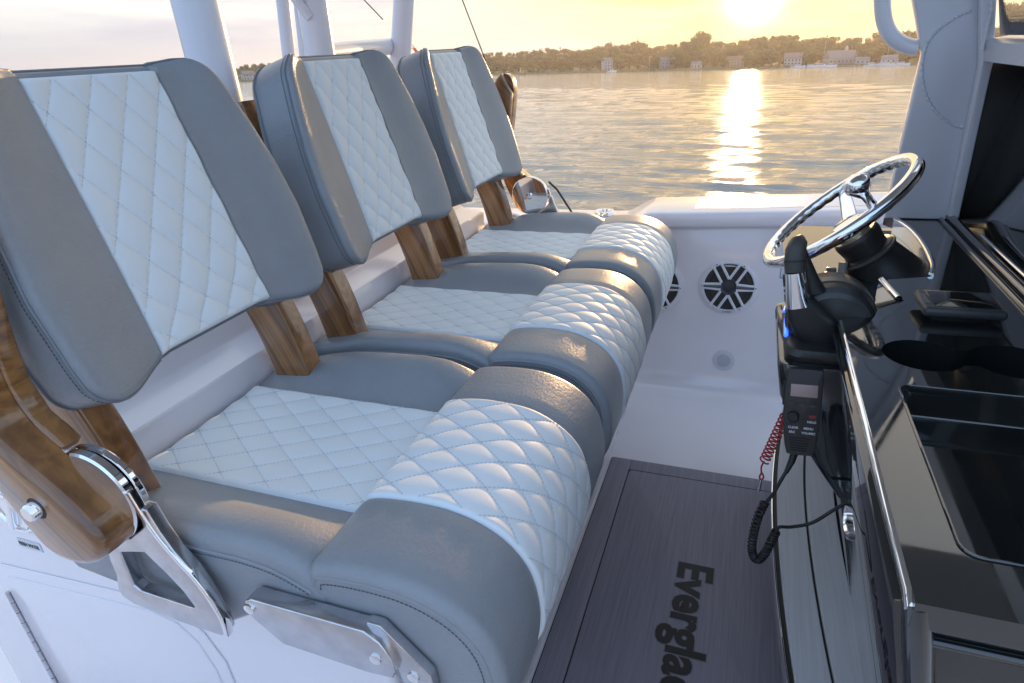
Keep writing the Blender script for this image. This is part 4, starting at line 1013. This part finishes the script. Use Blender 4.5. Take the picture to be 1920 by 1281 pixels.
# ------------------------------------------------------------------ water
WZ = -.62; HAZE = .00027
def wave(x, y, d):
    h = 0
    for lam, amp, ang, ph in WAVES:
        f = min(1, max(0, (lam * 55 - d) / (lam * 30)))
        if f <= 0: continue
        k = 2 * math.pi / lam; a = k * (x * math.cos(ang) + y * math.sin(ang)) + ph
        h += f * amp * (math.sin(a) + .35 * math.sin(2 * a + .6))
    return h
rw = random.Random(3); WAVES = []
for lam, amp in ((3.1, .016), (2.3, .015), (1.7, .013), (1.25, .0095), (.95, .008), (.72, .0085), (.55, .0075), (.42, .0062), (.33, .0048), (.26, .0036), (.20, .0026)):
    for q in range(2): WAVES.append((lam * rw.uniform(.85, 1.15), amp * .72, R(78 + rw.uniform(-30, 30)), rw.uniform(0, 6.28)))
rad = [1.2 * (1400 / 1.2) ** (i / 520) for i in range(521)]
azs = [-180 + 6 * i for i in range(18)] + [-72 + .44 * i for i in range(328)] + [72.5 + 6 * i for i in range(18)]
V = []; F = []
for r_ in rad:
    for az in azs:
        x = r_ * math.sin(R(az)); y = r_ * math.cos(R(az)); V.append((x, y, wave(x, y, r_) if abs(az) < 73 else 0))
ka = len(azs)
for i in range(len(rad) - 1):
    for j in range(ka - 1):
        a = i * ka + j; F.append((a, a + 1, a + ka + 1, a + ka))
    a = i * ka + ka - 1; F.append((a, i * ka, (i + 1) * ka, a + ka))
wm = bpy.data.materials.new('sea_water'); wm.use_nodes = True; n = wm.node_tree.nodes; l = wm.node_tree.links; p = n['Principled BSDF']
p.inputs['Base Color'].default_value = (.155, .185, .195, 1); p.inputs['Specular IOR Level'].default_value = .9; p.inputs['Roughness'].default_value = .05; p.inputs['IOR'].default_value = 1.33
tc = n.new('ShaderNodeTexCoord')
def wn(scale, st, detail):
    mpn = n.new('ShaderNodeMapping'); mpn.inputs['Scale'].default_value = st; l.new(tc.outputs['Object'], mpn.inputs[0])
    t = n.new('ShaderNodeTexNoise'); t.inputs['Scale'].default_value = scale; t.inputs['Detail'].default_value = detail; l.new(mpn.outputs[0], t.inputs[0]); return t.outputs[0]
b1 = n.new('ShaderNodeBump'); b1.inputs['Strength'].default_value = .7; b1.inputs['Distance'].default_value = .045; l.new(wn(6.5, (.38, 1.35, 1), 5), b1.inputs['Height'])
b2 = n.new('ShaderNodeBump'); b2.inputs['Strength'].default_value = .6; b2.inputs['Distance'].default_value = .30; l.new(wn(.55, (.38, 1.35, 1), 3), b2.inputs['Height'])
l.new(b2.outputs[0], b1.inputs['Normal']); l.new(b1.outputs[0], p.inputs['Normal'])
wa = mobj('water', V, F, wm, angle=180); wa.location = (0, 0, WZ); tag(wa, None, None, kind='structure', boat=False)

# ------------------------------------------------------------------ far shore
def hdir(px):                                # level direction for a photograph column at the horizon
    d = raydir(px, 122 - .027 * (px - 1426)); return Vector((d.x, d.y, 0)).normalized()
def shore(px, dist): return CAMP.xy.to_3d() + hdir(px) * dist
SHD = [(-2500, 600), (-600, 560), (430, 520), (900, 500), (1200, 470), (1450, 450), (1720, 440), (2600, 430), (5000, 420)]
def sd_(px): return lerp_tab(px, SHD)
GRASS = mat('shore_grass', (.045, .062, .022), .9, var=((.075, .085, .035), .05, (1, 1, 1)))
V = []; F = []; cols = list(range(-2500, 5001, 50)); prof = [(-3, -1.2), (0, .05), (3, .7), (10, 1.1), (30, 1.6), (80, 3.5), (200, 8), (420, 10), (700, -2)]
rl = random.Random(5)
for px in cols:
    j = rl.uniform(-4, 4)
    for dd, h in prof: q = shore(px, sd_(px) + dd + j); V.append((q.x, q.y, WZ + h * (1 if h < 1 else rl.uniform(.9, 1.15))))
k = len(prof)
for i in range(len(cols) - 1):
    for j in range(k - 1): a = i * k + j; F.append((a, a + 1, a + k + 1, a + k))
tag(mobj('shore_terrain', V, F, GRASS, angle=180), None, None, kind='structure', boat=False)
def ground_h(dd): return WZ + lerp_tab(dd, prof)
# rocky tide line
V = []; F = []
ROCK = mat('shore_rock', (.16, .13, .10), .9, var=((.30, .25, .19), 1.2, (1, 1, 1)))
for i in range(1500):
    px = rl.uniform(300, 1800); q = shore(px, sd_(px) + rl.uniform(-1.5, 2.2)); s = rl.uniform(.25, .8); b = len(V)
    for dx, dy, dz in ((1, 0, 0), (0, 1, 0), (-1, 0, 0), (0, -1, 0), (0, 0, .8), (0, 0, -.6)):
        V.append((q.x + dx * s * rl.uniform(.6, 1.2), q.y + dy * s * rl.uniform(.6, 1.2), WZ + .25 + dz * s * rl.uniform(.6, 1.1)))
    for f_ in ((0, 1, 4), (1, 2, 4), (2, 3, 4), (3, 0, 4), (1, 0, 5), (2, 1, 5), (3, 2, 5), (0, 3, 5)): F.append(tuple(b + x for x in f_))
tag(mobj('shore_rocks', V, F, ROCK, smooth=False), 'rough brown rocks along the far tide line', 'rocks', kind='stuff', boat=False)
# trees
LEAF = []
for nm, c in (('leaf_mid', (.048, .072, .022)), ('leaf_olive', (.066, .078, .026)), ('leaf_dark', (.035, .052, .022)), ('leaf_conifer', (.026, .040, .024))):
    m_ = mat(nm, c, .75, var=(tuple(min(1, v * 1.7) for v in c), 14, (1, 1, 1))); LEAF.append(m_)
    m_.node_tree.nodes['Principled BSDF'].inputs['Subsurface Weight'].default_value = 0
BARK = mat('bark', (.07, .052, .038), .9)
def tree_proto(kind, seed):
    r = random.Random(seed); V = []; F = []
    TV, TF = [], []
    def addt(pts, rad_):
        v, f = tube_vf(pts, rad_, 6); b = len(TV); TV.extend(v); TF.extend([tuple(i + b for i in q) for q in f])
    def leaf(c, s, nrm):
        t = nrm.cross(Vector((r.uniform(-1, 1), r.uniform(-1, 1), r.uniform(-1, 1)))).normalized(); u = nrm.cross(t); b = len(V)
        for a, bb in ((-1, -.7), (.2, -1), (1, .1), (.5, 1), (-.7, .8)): V.append(c + t * a * s + u * bb * s * r.uniform(.6, 1))
        F.append((b, b + 1, b + 2, b + 3, b + 4))
    if kind == 3:                            # conifer
        addt([Vector((0, 0, 0)), Vector((0, 0, .95))], [.03, .004])
        for i in range(420):
            z = .10 + .9 * (1 - math.sqrt(r.random())); lay = .75 + .35 * math.sin(z * 42); rr_ = .20 * (1 - z) * lay + .012; a = r.uniform(0, 6.28); q = rr_ * r.uniform(.55, 1)
            leaf(Vector((q * math.cos(a), q * math.sin(a), z - q * .3)), r.uniform(.014, .030), Vector((math.cos(a) * .5, math.sin(a) * .5, .8)).normalized())
    else:
        H0 = r.uniform(.10, .16); addt([Vector((0, 0, 0)), Vector((r.uniform(-.02, .02), 0, H0)), Vector((r.uniform(-.04, .04), 0, .7))], [.036, .026, .008])
        cl_n = 16 if kind != 2 else 13; clumps = []
        for i in range(cl_n):
            z = r.uniform(.16, .86); R_ = (.42 if kind == 1 else .36) * math.sin(math.pi * min(1, (z - .1) / .95)) ** .7; a = r.uniform(0, 6.28); q = R_ * math.sqrt(r.random()) * .85
            c = Vector((q * math.cos(a), q * math.sin(a), z)); s = r.uniform(.11, .18); clumps.append((c, s))
            addt([Vector((0, 0, H0 + .02)), c * .55 + Vector((0, 0, H0 * .4)), c], [.014, .009, .003])
        clumps.append((Vector((r.uniform(-.05, .05), r.uniform(-.05, .05), .88)), .12))
        for c, s in clumps:
            for i in range(60):
                d = Vector((r.gauss(0, 1), r.gauss(0, 1), r.gauss(0, 1) * .8)).normalized(); rr_ = s * r.uniform(.55, 1.12)
                leaf(c + d * rr_, r.uniform(.022, .046), (d + Vector((0, 0, .4))).normalized())
    cm_ = bpy.data.meshes.new('crown'); cm_.from_pydata([tuple(v) for v in V], [], F); cm_.materials.append(LEAF[kind])
    tm = bpy.data.meshes.new('trunk'); tm.from_pydata([tuple(v) for v in TV], [], TF); tm.materials.append(BARK)
    return cm_, tm
PROTO = {k_: [tree_proto(k_, 10 * k_ + i) for i in range(3)] for k_ in range(4)}
def tree(px, dist, H, W, kind, label, group, rnd, name=None):
    cm_, tm = rnd.choice(PROTO[kind]); q = shore(px, dist)
    o = bpy.data.objects.new(name or ('conifer_tree' if kind == 3 else 'shore_tree'), None); COL.objects.link(o)
    o.location = (q.x, q.y, ground_h(dist - sd_(px)) - .1); o.rotation_euler = (0, 0, rnd.uniform(0, 6.28)); o.scale = (W, W, H)
    for nm, me in (('crown', cm_), ('trunk', tm)):
        c = bpy.data.objects.new(nm, me); COL.objects.link(c); c.parent = o
    tag(o, label, 'tree', group, boat=False); return o
SKYL = [(-2500, 110), (-300, 130), (400, 131), (440, 127), (490, 122), (620, 116), (760, 112), (870, 106), (907, 103), (938, 99), (970, 103), (1001, 96), (1037, 93), (1072, 99), (1104, 92), (1144, 86), (1193, 82), (1220, 91), (1252, 88), (1283, 83), (1312, 70), (1346, 85), (1377, 80), (1408, 77), (1458, 71), (1489, 74), (1507, 81), (1543, 76), (1579, 82), (1614, 80), (1641, 67), (1668, 72), (1713, 67), (1900, 66), (3000, 40), (5000, 0)]
def hy(px): return 122 - .027 * (px - 1426)
def px2m(dpx, px, dist):
    return dpx / 1290. * dist
rt = random.Random(11)
def where(px, kd, size):
    col_n = ('mid green', 'olive', 'dark green')[kd]; kindn = 'skyline tree' if size == 'tall' else 'bushy waterside tree'
    for lim, wh in ((520, 'at the left end behind the thick white tube'), (880, 'hidden mostly behind the seat backs'), (1040, 'beside the farthest backrest'), (1200, 'around the two dark conifers'), (1340, 'around the grey house left of the sun'), (1460, 'directly below the sun'), (1640, 'around the long grey roofed building'), (9999, 'at the right end by the windshield post')):
        if px < lim: return f'{col_n} {kindn} {wh}', f'{size} shore trees {wh}'
def is_conf(px): return any(abs(px - c) < 5 for c in (1050, 1144, 1193, 1100, 1543))
px = 330.0
while px < 2050:
    step = rt.uniform(9, 14); px += step
    if 500 < px < 880 and rt.random() < .6: continue
    dist = sd_(px) + rt.uniform(45, 90); H = px2m(hy(px) - lerp_tab(px, SKYL), px, dist) + 2.05 + WZ - ground_h(dist - sd_(px)) + .6
    H = max(5, H * rt.uniform(.86, 1.04)); kd = rt.choice((0, 0, 1, 1, 2))
    tree(px, dist, H, H * rt.uniform(.95, 1.45), kd, *where(px, kd, 'tall'), rt)
px = 335.0
while px < 1980:
    step = rt.uniform(12, 22); px += step
    if 500 < px < 880 and rt.random() < .6: continue
    dist = sd_(px) + rt.uniform(14, 34); H = (hy(px) - lerp_tab(px, SKYL)) / 1290 * dist * rt.uniform(.35, .62) + 1.6
    kd = rt.choice((0, 1, 2, 2)); tree(px, dist, H, H * rt.uniform(1.3, 2.0), kd, *where(px, kd, 'low'), rt)
for px, tp, lab in ((1050, 93, 'dark pointed conifer at the left end of the wooded shore'), (1144, 84, 'dark pointed conifer left of the taller conifer on the far shore'), (1193, 80, 'tallest pointed conifer on the far shore left of the sun'), (1543, 75, 'pointed conifer right of the sun above the long grey roof')):
    dist = sd_(px) + 42; H = (hy(px) - tp) / 1290 * dist + 1.2; tree(px, dist, H, H * 1.1, 3, lab, 'conifers of the far shore', rt)
dist = sd_(1312) + 55; tree(1312, dist, (hy(1312) - 69) / 1290 * dist + .8, 17, 0, 'tallest round crowned tree just left of the sun on the far shore', None, rt)
# distant wooded ridge
V = []; F = []
RIDGE = mat('far_woods', (.055, .072, .045), .9, var=((.085, .10, .065), .04, (1, 1, 1)), bump=('noise', .12, 1, 3, (1, 1, 1)))
xs = list(range(-2500, 5001, 8)); rr2 = random.Random(9); ph = [rr2.uniform(0, 6.28) for _ in range(6)]
for px in xs:
    q0 = shore(px, 900); q1 = shore(px, 1000); base = 30 if px < 1300 else 36
    h = (hy(px) - lerp_tab(px, SKYL)) / 1290 * 950 * .93 + 1.6 * math.sin(px * .021 + ph[0]) + 1.1 * math.sin(px * .057 + ph[1]) + .9 * math.sin(px * .13 + ph[2]) + rr2.uniform(-.9, .9)
    V += [(q0.x, q0.y, WZ - 1), (q0.x, q0.y, WZ + h * .8), (q1.x, q1.y, WZ + h), (q1.x, q1.y, WZ - 1)]
for i in range(len(xs) - 1):
    for j in range(3): a = i * 4 + j; F.append((a, a + 1, a + 5, a + 4))
tag(mobj('far_ridge', V, F, RIDGE, angle=180), None, None, kind='structure', boat=False)
# houses
HW_ = [mat('clapboard_white', (.38, .38, .37), .7), mat('clapboard_grey', (.26, .26, .25), .7), mat('clapboard_tan', (.30, .25, .20), .7)]
ROOF = mat('shingle_grey', (.16, .155, .155), .85, var=((.21, .20, .20), 3, (1, 1, 1))); ROOFB = mat('shingle_brown', (.20, .13, .10), .85); PANE = mat('window_dark', (.03, .035, .04), .1)
def house(name, px, dd, w_, d_, h_, rh, wallm, roofm, label, cat='house', rows=2, cupola=False, chim=True):
    dist = sd_(px) + dd; q = shore(px, dist); o = thing(name, (q.x, q.y, ground_h(dd)), label, cat, 'houses on the far shore' if cat == 'house' else None, boat=False)
    hd = hdir(px); o.rotation_euler = (0, 0, math.atan2(-hd.x, hd.y) + rt.uniform(-.5, .5)); o.scale = (.78, .78, .78)
    box('wall', (0, 0, h_ / 2), (w_, d_, h_), wallm, o, bev=.02)
    V = [(-w_ / 2 - .4, -d_ / 2 - .5, h_), (w_ / 2 + .4, -d_ / 2 - .5, h_), (w_ / 2 + .4, d_ / 2 + .5, h_), (-w_ / 2 - .4, d_ / 2 + .5, h_), (-w_ / 2 - .4, 0, h_ + rh), (w_ / 2 + .4, 0, h_ + rh)]
    rf = mobj('roof', V, [(0, 1, 5, 4), (2, 3, 4, 5), (0, 4, 3), (1, 2, 5), (3, 2, 1, 0)], roofm, o, smooth=False)
    if chim: box('chimney', (w_ * .22, .3, h_ + rh), (.8, .8, 1.8), mat('brick', (.25, .12, .09), .9), rf, bev=.02)
    nw = max(2, int(w_ / 2.6))
    for r_ in range(rows):
        for i in range(nw):
            x = -w_ / 2 + w_ * (i + .5) / nw; z = h_ * (r_ + .5) / rows
            wi = box('window', (x, -d_ / 2 - .04, z), (1.1, .10, min(1.5, h_ / rows * .55)), HW_[0], o, bev=.01); box('pane', (x, -d_ / 2 - .10, z), (.85, .04, min(1.25, h_ / rows * .45)), PANE, wi, bev=0)
    if cupola:
        c = box('cupola', (w_ * .18, 0, h_ + rh + .5), (1.8, 1.8, 2.2), HW_[0], o, bev=.03); lathe('cupola_roof', [(1.4, 0), (.05, 1.6)], HW_[0], c, 4, 'Z', (w_ * .18, 0, h_ + rh + 1.6))
house('white_house', 466, 14, 11, 7, 5, 3, HW_[0], ROOF, 'white house at the left end of the shore, beside the thick white tube')
house('pale_house', 965, 40, 12, 7, 4.5, 3, HW_[0], ROOF, 'pale house low among trees beside the farthest backrest')
house('tall_white_house', 1138, 16, 8, 7, 7.5, 3.2, HW_[0], ROOF, 'tall narrow white house between the two dark conifers', rows=3)
house('grey_house', 1253, 22, 15, 8, 5.5, 4, HW_[1], ROOF, 'grey house with a broad roof behind the flagpole')
house('brown_roof_house', 1283, 24, 9, 7, 5, 4.5, HW_[2], ROOFB, 'tan house with a brown roof below the tallest tree')
house('small_white_cottage', 1306, 9, 8, 5, 3, 2.6, HW_[0], ROOF, 'small white cottage close to the water left of the glitter', rows=1)
house('pinkish_house', 1376, 18, 14, 8, 4.5, 4, HW_[2], ROOFB, 'low tan house directly below the sun')
house('gabled_white_house', 1486, 20, 13, 8, 5, 4.2, HW_[0], ROOF, 'white gabled house between the sun and the long grey roofed building')
house('boathouse', 1574, 12, 20, 12, 4.2, 5.8, HW_[1], ROOF, 'long grey roofed waterfront building with a white cupola', cat='building', rows=1, cupola=True, chim=False)
house('white_boat_shed', 1616, 8, 9, 6, 3, 2, HW_[0], ROOF, 'white shed right beside the long grey roofed building', rows=1)
house('white_clubhouse', 1668, 8, 10, 6, 3.4, 2.4, HW_[0], ROOF, 'white house at the right end of the shore below the curved tube', rows=1)
# moored boats
BW = mat('boat_white', (.75, .75, .76), .3)
def boat(px, off, Ln, label, mast=0, cabin=True):
    dist = sd_(px) - off; q = shore(px, dist); o = thing('sail_boat' if mast else 'moored_boat', (q.x, q.y, WZ - .1), label, 'boat', 'boats moored off the far shore', boat=False)
    hd = hdir(px); o.rotation_euler = (0, 0, math.atan2(-hd.x, hd.y) + rt.uniform(-.4, .4))
    rings = []
    for t in (0, .15, .4, .65, .85, 1.0):
        x = -Ln / 2 + Ln * t; b = Ln * .16 * math.sqrt(max(.02, 1 - max(0, (t - .4) / .6) ** 2)); hh = .75 + .55 * t * t
        rings.append([(x, -b, hh), (x, -b * .85, .1), (x, 0, -.15), (x, b * .85, .1), (x, b, hh)])
    loft('hull', rings, BW, o, 50, Vector((0, 0, 0)))
    if cabin:
        c = box('cabin', (-.02 * Ln, 0, 1.35), (Ln * .38, Ln * .2, .9), BW, o, bev=.12); box('cabin_window', (-.02 * Ln, 0, 1.45), (Ln * .36, Ln * .207, .3), PANE, c, bev=.02)
    if mast:
        tube('mast', [Vector((Ln * .05, 0, .8)), Vector((Ln * .05, 0, mast))], .10, HW_[0], o, n=6); tube('boom', [Vector((Ln * .05, 0, 2.0)), Vector((-Ln * .4, 0, 2.0))], .16, mat('sail_cover', (.35, .38, .45), .8), o, n=6)
boat(1497, 5, 8, 'white motor boat moored leftmost of the row right of the sun')
boat(1520, 7, 9, 'white motor boat in the moored row left of the mast')
boat(1541, 9, 10, 'sailing boat with a tall mast left of the long grey roof', mast=14)
boat(1558, 5, 7, 'small white boat moored in front of the long grey roof')
boat(1636, 6, 8, 'white motor boat moored between shed and right house')
boat(1660, 10, 10, 'sailing boat with a mast at the right end of the shore', mast=13)
boat(1690, 6, 9, 'white motor boat at the far right beside the post')
boat(1148, 5, 6, 'small white boat below the tall white house')
# marker posts in the water
for px, dd, lab in ((983, 170, 'leaning channel post standing in the water near the farthest seat'), (1227, 150, 'thin channel post in the water left of the glitter'), (1512, 120, 'thin channel post in the water right of the glitter')):
    q = shore(px, sd_(px) - dd); o = tag(mobj('channel_post', *tube_vf([Vector((0, 0, -1)), Vector((.25, 0, 1.5)), Vector((.32, 0, 2.4))], [.12, .11, .09], 8), BARK), lab, 'post', 'channel posts', boat=False); o.location = (q.x, q.y, WZ)
q = shore(1217, sd_(1217) + 5); o = thing('flagpole', (q.x, q.y, WZ + .8), 'thin white flagpole on the shore in front of the grey house', 'flagpole', boat=False)
tube('pole', [Vector((0, 0, 0)), Vector((0, 0, 9))], .12, HW_[0], o, n=6); box('flag', (.9, 0, 8.2), (1.7, .05, 1.1), mat('flag_red', (.4, .12, .12), .8), o, bev=0)

# ------------------------------------------------------------------ evening haze
hz = box('haze', (0, 0, 0), (2900, 2900, 46), None, None, bev=0); hz.location = (0, 0, WZ + 20)
hm = bpy.data.materials.new('haze_air'); hm.use_nodes = True; hn = hm.node_tree.nodes; hn.clear()
ho_ = hn.new('ShaderNodeOutputMaterial'); hv_ = hn.new('ShaderNodeVolumePrincipled'); hv_.inputs['Color'].default_value = (.95, .92, .87, 1)
hv_.inputs['Density'].default_value = HAZE; hv_.inputs['Anisotropy'].default_value = .55
hm.node_tree.links.new(hv_.outputs[0], ho_.inputs['Volume']); hz.data.materials.append(hm)
tag(hz, 'thin evening haze over the water and shore', 'haze', kind='stuff', boat=False)

# ------------------------------------------------------------------ the boat's heel and trim
for o in BOAT:
    o.matrix_world = HEEL @ Matrix.LocRotScale(o.location, o.rotation_euler, o.scale)
